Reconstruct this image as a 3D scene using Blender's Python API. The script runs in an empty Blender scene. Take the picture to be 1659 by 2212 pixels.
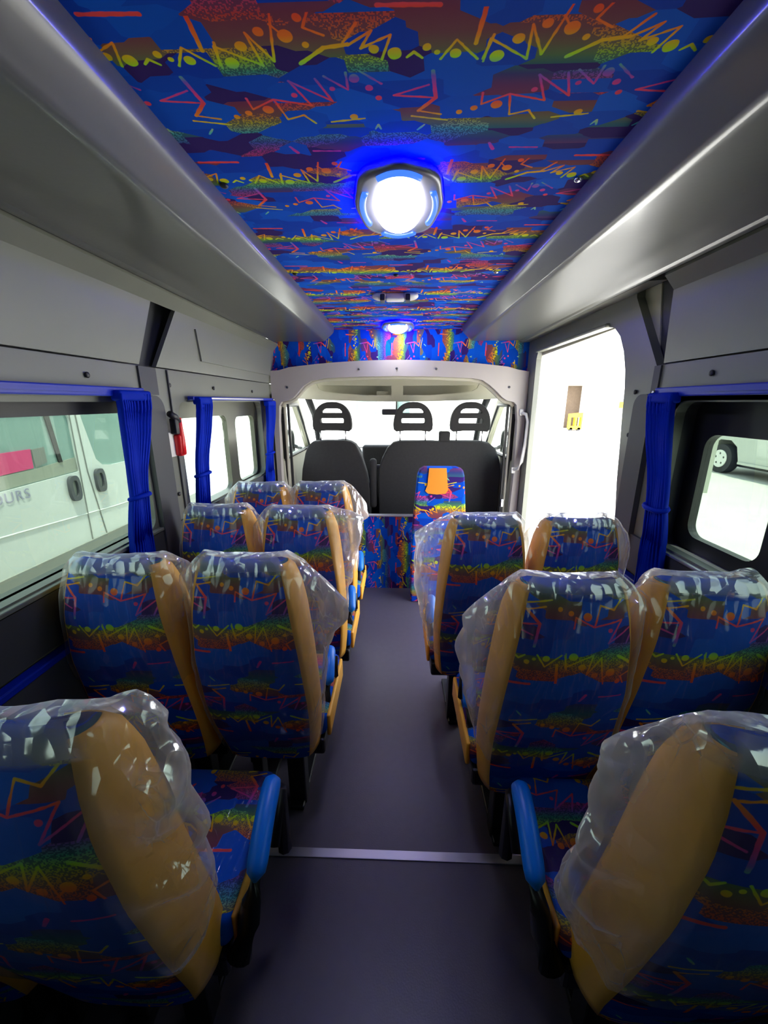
import bpy, bmesh, math, random
from mathutils import Vector, Matrix, noise
from mathutils.geometry import delaunay_2d_cdt
random.seed(7)
SC = bpy.context.scene
COL = SC.collection
PI = math.pi

# ------------------------------------------------------------------ camera
CAMZ = 1.60
cam = bpy.data.cameras.new('camera'); camo = bpy.data.objects.new('camera', cam); COL.objects.link(camo)
cam.sensor_fit = 'HORIZONTAL'; cam.sensor_width = 36.0; cam.lens = 850.0 * 36.0 / 1659.0
cam.clip_start = 0.02; cam.clip_end = 300
camo.location = (0, 0, CAMZ)
camo.rotation_euler = (PI / 2 - math.radians(15.642), 0, math.radians(1.848))
SC.camera = camo

# ------------------------------------------------------------------ light
SUN_E = 14.0; SKY_S = 4.5; EXPOSURE = 0.65
w = bpy.data.worlds.new('sky'); SC.world = w; w.use_nodes = True
wn = w.node_tree; wn.nodes.clear()
bg = wn.nodes.new('ShaderNodeBackground'); wo = wn.nodes.new('ShaderNodeOutputWorld')
tc = wn.nodes.new('ShaderNodeTexCoord'); sp = wn.nodes.new('ShaderNodeSeparateXYZ'); rp = wn.nodes.new('ShaderNodeValToRGB')
wn.links.new(tc.outputs['Generated'], sp.inputs[0]); wn.links.new(sp.outputs['Z'], rp.inputs[0])
rp.color_ramp.elements[0].color = (1.0, 0.99, 0.95, 1); rp.color_ramp.elements[1].color = (0.62, 0.78, 1.0, 1)
wn.links.new(rp.outputs[0], bg.inputs[0]); bg.inputs[1].default_value = SKY_S
wn.links.new(bg.outputs[0], wo.inputs[0])
sun = bpy.data.lights.new('sun', 'SUN'); suno = bpy.data.objects.new('sun', sun); COL.objects.link(suno)
sun.energy = SUN_E; sun.angle = math.radians(2.0); sun.color = (1.0, 0.95, 0.86)
suno.rotation_euler = Vector((-0.15, 0.16, -1.0)).to_track_quat('-Z', 'Y').to_euler()
SC.view_settings.view_transform = 'Standard'; SC.view_settings.look = 'None'
SC.view_settings.exposure = EXPOSURE; SC.view_settings.gamma = 1.0; SC.view_settings.use_curve_mapping = False
cy = SC.cycles
cy.max_bounces = 6; cy.diffuse_bounces = 3; cy.glossy_bounces = 3; cy.transmission_bounces = 4
cy.transparent_max_bounces = 20; cy.sample_clamp_indirect = 6.0; cy.use_denoising = True
cy.caustics_reflective = False; cy.caustics_refractive = False

# ------------------------------------------------------------------ materials
def new_mat(name):
    m = bpy.data.materials.new(name); m.use_nodes = True
    return m, m.node_tree.nodes, m.node_tree.links
def mat(name, col, rough=0.6, metal=0.0, var=0.12, nscale=8.0, bump=0.0, bscale=60.0, emit=None, es=0.0, coat=0.0):
    m, N, L = new_mat(name); b = N['Principled BSDF']
    b.inputs['Roughness'].default_value = rough; b.inputs['Metallic'].default_value = metal
    tcn = N.new('ShaderNodeTexCoord')
    if var > 0:
        nz = N.new('ShaderNodeTexNoise'); nz.inputs['Scale'].default_value = nscale; nz.inputs['Detail'].default_value = 3
        L.new(tcn.outputs['Object'], nz.inputs['Vector'])
        mx = N.new('ShaderNodeMix'); mx.data_type = 'RGBA'
        mx.inputs[6].default_value = (*[c * (1 - var) for c in col], 1); mx.inputs[7].default_value = (*[min(1, c * (1 + var)) for c in col], 1)
        L.new(nz.outputs['Fac'], mx.inputs[0]); L.new(mx.outputs[2], b.inputs['Base Color'])
    else: b.inputs['Base Color'].default_value = (*col, 1)
    if bump > 0:
        n2 = N.new('ShaderNodeTexNoise'); n2.inputs['Scale'].default_value = bscale
        L.new(tcn.outputs['Object'], n2.inputs['Vector'])
        bp = N.new('ShaderNodeBump'); bp.inputs['Strength'].default_value = bump; bp.inputs['Distance'].default_value = 0.01
        L.new(n2.outputs['Fac'], bp.inputs['Height']); L.new(bp.outputs[0], b.inputs['Normal'])
    if emit: b.inputs['Emission Color'].default_value = (*emit, 1); b.inputs['Emission Strength'].default_value = es
    if coat: b.inputs['Coat Weight'].default_value = coat; b.inputs['Coat Roughness'].default_value = 0.15
    return m
def glass_mat(name, col, gloss=0.08):
    m, N, L = new_mat(name); N.clear()
    t = N.new('ShaderNodeBsdfTransparent'); t.inputs[0].default_value = (*col, 1)
    g = N.new('ShaderNodeBsdfGlossy'); g.inputs['Roughness'].default_value = 0.02
    lw = N.new('ShaderNodeLayerWeight'); lw.inputs[0].default_value = 0.5
    pw = N.new('ShaderNodeMath'); pw.operation = 'POWER'; pw.inputs[1].default_value = 4.0; L.new(lw.outputs['Facing'], pw.inputs[0])
    fr = N.new('ShaderNodeMath'); fr.operation = 'MULTIPLY_ADD'; fr.inputs[1].default_value = 0.5; fr.inputs[2].default_value = 0.02; L.new(pw.outputs[0], fr.inputs[0])
    mx = N.new('ShaderNodeMixShader'); o = N.new('ShaderNodeOutputMaterial')
    L.new(fr.outputs[0], mx.inputs[0]); L.new(t.outputs[0], mx.inputs[1]); L.new(g.outputs[0], mx.inputs[2]); L.new(mx.outputs[0], o.inputs[0])
    return m
def film_mat(name, base=0.035, fold=0.50, crease=0.55, scale=13.0, col=(0.92, 0.94, 1.0), rough=0.13, stretch=(1.3, 1.3, 0.4)):
    m, N, L = new_mat(name); N.clear()
    def M(op, a, bb=None, c=None, clamp=False):
        n = N.new('ShaderNodeMath'); n.operation = op; n.use_clamp = clamp
        for i, v in enumerate((a, bb, c)):
            if v is None: continue
            if isinstance(v, (int, float)): n.inputs[i].default_value = v
            else: L.new(v, n.inputs[i])
        return n.outputs[0]
    tcn = N.new('ShaderNodeTexCoord')
    mp = N.new('ShaderNodeMapping'); mp.inputs['Rotation'].default_value = (0.5, 0.35, 0.4); mp.inputs['Scale'].default_value = stretch
    L.new(tcn.outputs['Object'], mp.inputs[0])
    nz = N.new('ShaderNodeTexNoise'); nz.inputs['Scale'].default_value = 7.0; nz.inputs['Detail'].default_value = 1; L.new(mp.outputs[0], nz.inputs['Vector'])
    ad = N.new('ShaderNodeVectorMath'); ad.operation = 'MULTIPLY_ADD'; ad.inputs[1].default_value = (0.08, 0.08, 0.08)
    L.new(nz.outputs['Color'], ad.inputs[0]); L.new(mp.outputs[0], ad.inputs[2])
    v1 = N.new('ShaderNodeTexVoronoi'); v1.feature = 'DISTANCE_TO_EDGE'; v1.inputs['Scale'].default_value = scale; L.new(ad.outputs[0], v1.inputs['Vector'])
    v2 = N.new('ShaderNodeTexVoronoi'); v2.inputs['Scale'].default_value = scale * 1.7; L.new(ad.outputs[0], v2.inputs['Vector'])
    at = N.new('ShaderNodeAttribute'); at.attribute_name = 'fold'  # fold: layered film, and the highlight painted on the bag tops
    line = M('SUBTRACT', 1.0, M('MULTIPLY', v1.outputs['Distance'], 30.0), clamp=True)
    sparse = M('MULTIPLY', M('SUBTRACT', nz.outputs['Fac'], 0.47), 7.0, clamp=True)
    cr = M('MULTIPLY', M('MULTIPLY', M('POWER', line, 2.0), sparse), crease)  # bright highlight streaks painted along the film creases
    patch = M('MULTIPLY', M('MULTIPLY', M('SUBTRACT', v2.outputs['Distance'], 0.25), 1.4, clamp=True), sparse)
    lw = N.new('ShaderNodeLayerWeight'); lw.inputs[0].default_value = 0.35
    face = M('MULTIPLY', M('POWER', lw.outputs['Facing'], 2.5), 0.45)
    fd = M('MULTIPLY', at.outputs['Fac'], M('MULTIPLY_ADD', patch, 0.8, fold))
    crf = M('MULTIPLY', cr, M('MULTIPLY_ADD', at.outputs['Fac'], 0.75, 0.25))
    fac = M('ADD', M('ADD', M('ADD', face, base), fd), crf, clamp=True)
    bp = N.new('ShaderNodeBump'); bp.inputs['Strength'].default_value = 0.7; bp.inputs['Distance'].default_value = 0.03
    L.new(M('ADD', v2.outputs['Distance'], M('MULTIPLY', nz.outputs['Fac'], 0.8)), bp.inputs['Height'])
    gl = N.new('ShaderNodeBsdfGlossy'); gl.inputs[0].default_value = (*col, 1); gl.inputs['Roughness'].default_value = rough
    tl = N.new('ShaderNodeBsdfTranslucent'); tl.inputs[0].default_value = (*col, 1)
    df = N.new('ShaderNodeBsdfDiffuse'); df.inputs[0].default_value = (*col, 1)
    for n in (gl,): L.new(bp.outputs[0], n.inputs['Normal'])
    m0 = N.new('ShaderNodeMixShader'); m0.inputs[0].default_value = 0.35; L.new(tl.outputs[0], m0.inputs[1]); L.new(df.outputs[0], m0.inputs[2])
    m1 = N.new('ShaderNodeMixShader'); m1.inputs[0].default_value = 0.55; L.new(gl.outputs[0], m1.inputs[1]); L.new(m0.outputs[0], m1.inputs[2])
    tr = N.new('ShaderNodeBsdfTransparent'); tr.inputs[0].default_value = (0.96, 0.97, 0.98, 1)
    m2 = N.new('ShaderNodeMixShader'); L.new(fac, m2.inputs[0]); L.new(tr.outputs[0], m2.inputs[1]); L.new(m1.outputs[0], m2.inputs[2])
    o = N.new('ShaderNodeOutputMaterial'); L.new(m2.outputs[0], o.inputs[0])
    return m

# the moquette: a repeating tile (0.4345 x 0.366 m) of zigzags, dots and swooshes whose hue runs with the height in the tile
TP, TQ = 0.4345, 0.366
THIN = [(41,52,37,94),(41,52,107,91),(98,30,107,91),(98,30,128,83),(128,83,145,-2),(139,17,152,32),(244,53,269,19),(252,57,291,32),(291,32,272,63),(272,63,320,40),(320,40,305,85),(346,82,357,72),(357,72,371,84),(401,87,423,52),(-12,52,27,89),(423,52,462,89),(35,89,44,45),(202,-5,188,24),(188,24,217,38),(140,125,169,185),(140,125,210,175),(210,175,187,121),(203,116,242,148),(242,148,242,110),(266,107,302,136),(386,141,324,164),(324,164,401,172),(371,205,415,216),(359,219,429,233),(51,163,54,191),(54,191,101,167),(101,167,169,185),(101,167,114,221),(114,221,148,210),(148,210,167,234),(143,324,203,326),(199,231,266,223),(286,255,292,242),(292,242,297,255),(372,260,385,245)]
THICK = [(170,89,213,60),(213,60,252,55),(301,359,391,361),(23,-4,19,59),(391,111,401,172),(401,172,371,205),(95,308,107,329)]
DOTS = [(119,29,7),(83,53,8),(57,84,10),(158,37,10),(186,54,5),(183,8,6),(293,65,7),(326,74,10),(377,64,6),(394,74,4),(424,77,8),(255,123,8),(214,145,4),(142,158,5),(280,145,6),(296,169,5),(83,193,9),(42,201,6),(15,211,5),(245,218,7)]
RAMP = [(0.0,(0.95,0.07,0.03)),(0.10,(0.95,0.20,0.02)),(0.17,(0.85,0.50,0.01)),(0.23,(0.45,0.80,0.02)),(0.28,(0.08,0.50,0.30)),(0.33,(0.20,0.10,0.55)),(0.40,(0.70,0.05,0.30)),(0.49,(0.95,0.07,0.06)),(0.57,(0.90,0.30,0.01)),(0.63,(0.70,0.62,0.02)),(0.70,(0.10,0.55,0.50)),(0.80,(0.10,0.12,0.65)),(0.88,(0.65,0.04,0.35)),(1.0,(0.95,0.07,0.03))]
def fabric_mat(name):
    m, N, L = new_mat(name); b = N['Principled BSDF']; b.inputs['Roughness'].default_value = 0.85
    def M(op, a, bb=None, c=None, clamp=False):
        n = N.new('ShaderNodeMath'); n.operation = op; n.use_clamp = clamp
        for i, v in enumerate((a, bb, c)):
            if v is None: continue
            if isinstance(v, (int, float)): n.inputs[i].default_value = v
            else: L.new(v, n.inputs[i])
        return n.outputs[0]
    def V(op, a, bb=None, s=None):
        n = N.new('ShaderNodeVectorMath'); n.operation = op
        if isinstance(a, tuple): n.inputs[0].default_value = a
        else: L.new(a, n.inputs[0])
        if bb is not None:
            if isinstance(bb, tuple): n.inputs[1].default_value = bb
            else: L.new(bb, n.inputs[1])
        if s is not None: L.new(s, n.inputs['Scale'])
        return n
    uv = N.new('ShaderNodeUVMap'); sep_in = uv.outputs[0]; sep = N.new('ShaderNodeSeparateXYZ'); L.new(sep_in, sep.inputs[0])
    fx = M('MULTIPLY', M('FRACT', M('DIVIDE', sep.outputs[0], TP)), TP); fy = M('MULTIPLY', M('FRACT', M('DIVIDE', sep.outputs[1], TQ)), TQ)
    cb = N.new('ShaderNodeCombineXYZ'); L.new(fx, cb.inputs[0]); L.new(fy, cb.inputs[1])
    # hand-drawn wobble of the strokes
    nz = N.new('ShaderNodeTexNoise'); nz.inputs['Scale'].default_value = 60; nz.inputs['Detail'].default_value = 1; L.new(cb.outputs[0], nz.inputs['Vector'])
    wob = M('MULTIPLY', M('SUBTRACT', nz.outputs['Fac'], 0.5), 0.003)
    P = cb.outputs[0]
    def seg(t):
        ax, ay, bx, by = [v / 1000 for v in t]
        dx, dy = bx - ax, by - ay; q = dx * dx + dy * dy
        pa = V('SUBTRACT', P, (ax, ay, 0)).outputs[0]
        h = M('MULTIPLY', V('DOT_PRODUCT', pa, (dx / q, dy / q, 0)).outputs['Value'], 1.0, clamp=True)
        return V('DISTANCE', pa, V('SCALE', (dx, dy, 0), s=h).outputs[0]).outputs['Value']
    def mins(L_):
        r = L_[0]
        for x in L_[1:]: r = M('MINIMUM', r, x)
        return r
    d1 = M('SUBTRACT', mins([seg(t) for t in THIN]), 0.0021)
    d2 = M('SUBTRACT', mins([seg(t) for t in THICK]), 0.0036)
    d3 = mins([M('SUBTRACT', V('DISTANCE', P, (x / 1000, y / 1000, 0)).outputs['Value'], r * 1.15 / 1000) for x, y, r in DOTS])
    d = M('ADD', M('MINIMUM', M('MINIMUM', d1, d2), d3), wob)
    mask = M('MULTIPLY', M('SUBTRACT', 0.0006, d), 900.0, clamp=True)
    # hue with height
    rr = N.new('ShaderNodeValToRGB'); cr = rr.color_ramp
    while len(cr.elements) < len(RAMP): cr.elements.new(0.5)
    for e, (p, c) in zip(cr.elements, RAMP): e.position = p; e.color = (*c, 1)
    L.new(M('DIVIDE', fy, TQ), rr.inputs[0])
    # cut-paper patches
    mp = N.new('ShaderNodeMapping'); mp.inputs['Scale'].default_value = (11, 22, 1); mp.inputs['Rotation'].default_value = (0, 0, 0.85); L.new(sep_in, mp.inputs[0])
    vo = N.new('ShaderNodeTexVoronoi'); vo.distance = 'MANHATTAN'; vo.voronoi_dimensions = '2D'; vo.inputs['Scale'].default_value = 1.0; L.new(mp.outputs[0], vo.inputs['Vector'])
    sc = N.new('ShaderNodeSeparateColor'); L.new(vo.outputs['Color'], sc.inputs[0])
    wh = N.new('ShaderNodeTexWhiteNoise'); wh.noise_dimensions = '2D'
    sn = V('SCALE', P); sn.inputs['Scale'].default_value = 420; fl = V('FLOOR', sn.outputs[0]); L.new(fl.outputs[0], wh.inputs['Vector'])
    def mix(f, a, bb):
        n = N.new('ShaderNodeMix'); n.data_type = 'RGBA'
        if isinstance(f, float): n.inputs[0].default_value = f
        else: L.new(f, n.inputs[0])
        for i, v in ((6, a), (7, bb)):
            if isinstance(v, tuple): n.inputs[i].default_value = (*v, 1)
            else: L.new(v, n.inputs[i])
        return n.outputs[2]
    blue = mix(sc.outputs[1], (0.0, 0.04, 0.44), (0.0, 0.11, 0.66))
    base = mix(M('GREATER_THAN', sc.outputs[0], 0.80), blue, (0.035, 0.012, 0.14))
    hued = mix(0.20, (0.015, 0.03, 0.09), rr.outputs[0])
    hband = M('GREATER_THAN', M('ADD', sc.outputs[2], M('MULTIPLY', M('SINE', M('MULTIPLY', M('ADD', fy, -0.015), 34.34)), 0.17)), 0.66)
    base = mix(hband, base, hued)
    spk = M('MULTIPLY', M('MULTIPLY', M('GREATER_THAN', wh.outputs['Value'], 0.55), hband), M('GREATER_THAN', sc.outputs[1], 0.45))
    base = mix(M('MULTIPLY', spk, 0.55), base, rr.outputs[0])
    col = mix(mask, base, rr.outputs[0])
    L.new(col, b.inputs['Base Color'])
    b.inputs['Specular IOR Level'].default_value = 0.15
    return m

MT = {}
MT['fabric'] = fabric_mat('patterned_moquette')
MT['tan'] = mat('tan_vinyl', (1.0, 0.47, 0.05), 0.42, var=0.08, bump=0.05)
MT['orange'] = mat('orange_vinyl', (0.85, 0.30, 0.02), 0.5, var=0.05)
MT['wall'] = mat('grey_wall_trim', (0.175, 0.182, 0.150), 0.36, var=0.10, nscale=3, bump=0.02)
MT['duct'] = mat('grey_duct_trim', (0.092, 0.095, 0.080), 0.42, var=0.06, nscale=3, bump=0.02, coat=0.5)
MT['header'] = mat('taupe_header_trim', (0.42, 0.385, 0.36), 0.5, var=0.05, bump=0.02)
MT['cream'] = mat('cab_cream_trim', (0.52, 0.50, 0.40), 0.6, var=0.06)
MT['darkwall'] = mat('dark_lower_trim', (0.045, 0.048, 0.06), 0.5, var=0.15)
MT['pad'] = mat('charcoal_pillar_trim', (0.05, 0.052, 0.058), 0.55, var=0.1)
MT['black'] = mat('black_plastic', (0.012, 0.012, 0.014), 0.45, var=0.1)
MT['metalblack'] = mat('black_painted_steel', (0.01, 0.01, 0.012), 0.4, var=0.1)
MT['floor'] = mat('grey_vinyl_floor', (0.095, 0.082, 0.11), 0.38, var=0.10, nscale=30, bump=0.05, bscale=200)
MT['alu'] = mat('brushed_aluminium', (0.62, 0.6, 0.66), 0.35, metal=0.8, var=0.05)
MT['chrome'] = mat('chrome', (0.7, 0.7, 0.7), 0.15, metal=1.0, var=0.0)
MT['bluerail'] = mat('blue_plastic', (0.0, 0.02, 0.42), 0.35, var=0.05)
MT['armblue'] = mat('blue_armrest_foam', (0.0, 0.20, 0.85), 0.38, var=0.08)
MT['red'] = mat('red_plastic', (0.75, 0.01, 0.015), 0.35, var=0.05)
MT['white'] = mat('white_plastic', (0.75, 0.74, 0.7), 0.4, var=0.04)
MT['seatblack'] = mat('charcoal_cab_fabric', (0.035, 0.033, 0.034), 0.9, var=0.2, nscale=40, bump=0.2, bscale=300)
MT['glass_side'] = glass_mat('green_tinted_glass', (0.41, 0.465, 0.42))
MT['glass_front'] = glass_mat('windscreen_glass', (0.88, 0.92, 0.89))
MT['glass_slide'] = glass_mat('pale_sliding_glass', (0.62, 0.68, 0.64))
MT['concrete'] = mat('pale_concrete', (0.52, 0.50, 0.46), 0.85, var=0.10, nscale=1.2, bump=0.1, bscale=20)
MT['vanwhite'] = mat('white_car_paint', (0.80, 0.81, 0.80), 0.35, var=0.02, nscale=2, coat=0.3)
MT['vangrey'] = mat('grey_cladding', (0.30, 0.30, 0.28), 0.7, var=0.05)
MT['silver'] = mat('silver_car_paint', (0.55, 0.56, 0.52), 0.35, metal=0.3, var=0.05)
MT['tyre'] = mat('tyre_rubber', (0.03, 0.03, 0.035), 0.8, var=0.1)
MT['carglass'] = mat('grey_green_car_glass', (0.30, 0.44, 0.41), 0.05, var=0.05)
MT['wallout'] = mat('white_render', (0.8, 0.79, 0.74), 0.9, var=0.05, nscale=1)
MT['column'] = mat('grey_paint_column', (0.42, 0.43, 0.36), 0.8, var=0.05)
MT['lens'] = mat('lit_white_lens', (1, 1, 1), 0.4, var=0, emit=(0.84, 0.84, 1.0), es=23.0)
MT['blueled'] = mat('lit_blue_led', (0.0, 0.01, 0.05), 0.4, var=0, emit=(0.05, 0.18, 1.0), es=0.9)
MT['bluering'] = mat('lit_blue_edge', (0.0, 0.0, 1), 0.4, var=0, emit=(0.0, 0.0, 1.0), es=90.0)
MT['lampgrey'] = mat('silver_lamp_bezel', (0.22, 0.22, 0.26), 0.3, metal=0.3, var=0)
MT['film'] = film_mat('clear_plastic_film')
MT['filmtight'] = film_mat('stretched_plastic_film', base=0.04, fold=0.1, crease=0.9, scale=26.0, rough=0.10, stretch=(1.6, 0.4, 1.0))
def curtain_mat():
    m, N, L = new_mat('royal_blue_curtain'); b = N['Principled BSDF']; o = N['Material Output']
    b.inputs['Base Color'].default_value = (0.0, 0.035, 0.62, 1); b.inputs['Roughness'].default_value = 0.6; b.inputs['Specular IOR Level'].default_value = 0.15
    nz = N.new('ShaderNodeTexNoise'); nz.inputs['Scale'].default_value = 150; bp = N.new('ShaderNodeBump'); bp.inputs['Strength'].default_value = 0.1
    L.new(nz.outputs[0], bp.inputs['Height']); L.new(bp.outputs[0], b.inputs['Normal'])
    t = N.new('ShaderNodeBsdfTranslucent'); t.inputs[0].default_value = (0.0, 0.08, 0.8, 1)
    mx = N.new('ShaderNodeMixShader'); mx.inputs[0].default_value = 0.45
    L.new(b.outputs[0], mx.inputs[1]); L.new(t.outputs[0], mx.inputs[2]); L.new(mx.outputs[0], o.inputs[0])
    return m
MT['curtain'] = curtain_mat()

# ------------------------------------------------------------------ helpers
def link(name, bm, m, parent=None, smooth=False, loc=None):
    me = bpy.data.meshes.new(name)
    bmesh.ops.recalc_face_normals(bm, faces=bm.faces)
    bm.to_mesh(me); bm.free()
    for x in (m if isinstance(m, (list, tuple)) else [m]): me.materials.append(MT[x])
    if smooth:
        for p in me.polygons: p.use_smooth = True
    o = bpy.data.objects.new(name, me); COL.objects.link(o)
    if parent: o.parent = parent
    if loc: o.location = loc
    return o
def tag(o, label=None, cat=None, group=None, kind=None):
    if label: o['label'] = label
    if cat: o['category'] = cat
    if group: o['group'] = group
    if kind: o['kind'] = kind
    return o
def empty(name, loc=(0, 0, 0), rz=0):
    o = bpy.data.objects.new(name, None); COL.objects.link(o); o.location = loc; o.rotation_euler = (0, 0, rz); o.empty_display_size = 0.1
    return o
def copy_tree(o, parent=None):
    c = o.copy(); COL.objects.link(c)
    if parent: c.parent = parent
    for ch in list(o.children): copy_tree(ch, c)
    return c
def bx(bm, x0, x1, y0, y1, z0, z1, bev=0.0, seg=2, mi=0):
    vs = [bm.verts.new(v) for v in ((x0,y0,z0),(x1,y0,z0),(x1,y1,z0),(x0,y1,z0),(x0,y0,z1),(x1,y0,z1),(x1,y1,z1),(x0,y1,z1))]
    fs = [bm.faces.new([vs[i] for i in f]) for f in ((0,3,2,1),(4,5,6,7),(0,1,5,4),(1,2,6,5),(2,3,7,6),(3,0,4,7))]
    for f in fs: f.material_index = mi
    if bev > 0:
        es = list({e for f in fs for e in f.edges})
        bmesh.ops.bevel(bm, geom=es, offset=bev, segments=seg, affect='EDGES', profile=0.5)
def box(name, dims, m, parent=None, bev=0.0, smooth=False):
    bm = bmesh.new(); bx(bm, *dims, bev=bev); return link(name, bm, m, parent, smooth)
def tube(bm, pts, r, n=12, mi=0, cap=True):
    pts = [Vector(p) for p in pts]; rings = []
    for i, p in enumerate(pts):
        t = (pts[min(i + 1, len(pts) - 1)] - pts[max(i - 1, 0)]).normalized()
        a = Vector((0, 0, 1)) if abs(t.z) < 0.9 else Vector((1, 0, 0))
        u = t.cross(a).normalized(); v = t.cross(u).normalized()
        rr = r[i] if isinstance(r, (list, tuple)) else r
        rings.append([bm.verts.new(p + u * rr * math.cos(2 * PI * k / n) + v * rr * math.sin(2 * PI * k / n)) for k in range(n)])
    for a, b in zip(rings, rings[1:]):
        for k in range(n):
            f = bm.faces.new((a[k], a[(k + 1) % n], b[(k + 1) % n], b[k])); f.material_index = mi
    if cap:
        for rg in (rings[0], rings[-1]):
            f = bm.faces.new(rg); f.material_index = mi
def tubeobj(name, pts, r, m, parent=None, n=12):
    bm = bmesh.new(); tube(bm, pts, r, n); return link(name, bm, m, parent, True)
def rrect(x0, x1, y0, y1, r, n=6):
    if not isinstance(r, (tuple, list)): r = (r,) * 4
    out = []
    for (cx, cy, a0, rr) in ((x1 - r[0], y1 - r[0], 0, r[0]), (x0 + r[1], y1 - r[1], 90, r[1]), (x0 + r[2], y0 + r[2], 180, r[2]), (x1 - r[3], y0 + r[3], 270, r[3])):
        if rr <= 1e-5: out.append((cx, cy)); continue
        for k in range(n + 1):
            a = math.radians(a0 + 90 * k / n); out.append((cx + rr * math.cos(a), cy + rr * math.sin(a)))
    return out
def plate_bm(bm, outer, holes, place, th, mi=0, uvs=None):
    """plate with holes: 2D outline -> place(u,v,d) with d=0 front, d=th back"""
    vs, es = [], []
    for lp in [outer] + list(holes):
        s = len(vs); vs += [Vector(p) for p in lp]; es += [(s + i, s + (i + 1) % len(lp)) for i in range(len(lp))]
    r = delaunay_2d_cdt(vs, es, [], 0, 1e-6)
    rv, re, rf = r[0], r[1], r[2]
    def inside(q, lp):
        c = False
        for i in range(len(lp)):
            (x0, y0), (x1, y1) = lp[i], lp[i - 1]
            if (y0 > q[1]) != (y1 > q[1]) and q[0] < (x1 - x0) * (q[1] - y0) / (y1 - y0) + x0: c = not c
        return c
    keep = []
    for f in rf:
        q = (sum(rv[i].x for i in f) / len(f), sum(rv[i].y for i in f) / len(f))
        if inside(q, outer) and not any(inside(q, h) for h in holes): keep.append(f)
    rf = keep
    def make(d): return [bm.verts.new(place(v.x, v.y, d)) for v in rv]
    A, B = make(0), make(th); cnt = {}
    for f in rf:
        for i in range(len(f)):
            e = (f[i], f[(i + 1) % len(f)]); k = (min(e), max(e)); cnt.setdefault(k, []).append(e)
        for S in (A, B):
            q = bm.faces.new([S[i] for i in f]); q.material_index = mi
    for k, e in cnt.items():
        if len(e) == 1:
            a, b = e[0]; q = bm.faces.new((A[a], A[b], B[b], B[a])); q.material_index = mi
def plate(name, outer, holes, place, th, m, parent=None, smooth=False):
    bm = bmesh.new(); plate_bm(bm, outer, holes, place, th); return link(name, bm, m, parent, smooth)
def inX(X, s=1): return lambda u, v, d: (X + s * d, u, v)      # u=Y v=Z
def inY(Y, s=1): return lambda u, v, d: (u, Y + s * d, v)      # u=X v=Z
def inZ(Z, s=1): return lambda u, v, d: (u, v, Z + s * d)
def uvproj(o, fn):
    me = o.data; ul = me.uv_layers.new(name='UVMap')
    for lp in me.loops:
        ul.data[lp.index].uv = fn(me.vertices[lp.vertex_index].co)
def disc_pts(cx, cy, rx, ry, n=40, p=2.0):
    out = []
    for k in range(n):
        a = 2 * PI * k / n; c, s = math.cos(a), math.sin(a)
        out.append((cx + rx * math.copysign(abs(c) ** (2 / p), c), cy + ry * math.copysign(abs(s) ** (2 / p), s)))
    return out
def screw(parent, p, axis, m='black', r=0.008):
    bm = bmesh.new()
    bmesh.ops.create_uvsphere(bm, u_segments=12, v_segments=8, radius=r)
    for v in bm.verts:
        k = {'x': 0, 'y': 1, 'z': 2}[axis]; v.co[k] *= 0.55
    bmesh.ops.translate(bm, verts=bm.verts, vec=p)
    return link('screw', bm, m, parent, True)

# ------------------------------------------------------------------ shell of the van
fl = box('floor', (-1.06, 1.06, -1.3, 3.25, -0.05, 0.0), 'floor'); tag(fl, kind='structure')
st = box('trim_1', (-0.62, 0.66, 1.032, 1.064, 0.0, 0.005), 'alu', bev=0.002); tag(st, 'aluminium strip across the aisle floor', kind='structure')
bm = bmesh.new(); bx(bm, -0.52, 0.52, -1.3, 3.36, 2.14, 2.17)
ce = link('ceiling', bm, 'fabric'); tag(ce, kind='structure')
uvproj(ce, lambda c: (c.x + 0.335, c.y - 0.735))
for p in ((-0.451, 1.19, 2.137), (0.449, 1.19, 2.137), (-0.451, 1.92, 2.137), (0.42, 1.92, 2.137), (-0.01, 1.95, 2.137)):
    screw(ce, p, 'z', 'chrome' if p[0] > 0 else 'black', 0.011)
box('roof_panel', (-1.15, 1.15, -1.35, 3.4, 2.2, 2.23), 'wall')
tag(bpy.data.objects['roof_panel'], kind='structure'); bpy.data.objects['roof_panel'].name = 'trim_2'

# left wall: lower plate with two windows
LX = -1.02
wl = plate('wall_left', [(-1.3, 0.0), (3.4, 0.0), (3.4, 1.737), (-1.3, 1.737)],
           [rrect(-0.30, 1.57, 1.085, 1.60, 0.05), rrect(1.86, 3.02, 1.07, 1.60, 0.06)], inX(LX, -1), 0.035, 'wall')  # rear end of window opening closed off, unseen, to darken the seat backs
tag(wl, kind='structure')
# upper slanted panels (two, with a dark slanting gap between them)
def slant(s): 
    def f(u, v, d):
        x = 1.02 - (v - 1.74) * 0.15
        return (s * (x + d), u, v)
    return f
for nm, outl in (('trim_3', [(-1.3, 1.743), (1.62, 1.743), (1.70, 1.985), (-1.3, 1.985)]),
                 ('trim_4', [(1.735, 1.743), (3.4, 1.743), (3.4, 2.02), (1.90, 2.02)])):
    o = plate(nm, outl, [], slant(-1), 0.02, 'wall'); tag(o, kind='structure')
o = plate('trim_5', [(-1.3, 1.7), (3.4, 1.7), (3.4, 2.18), (-1.3, 2.18)], [], inX(-1.062, -1), 0.01, 'pad'); tag(o, kind='structure')  # dark sheet behind the panels, its colour standing for shade in the gap
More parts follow.
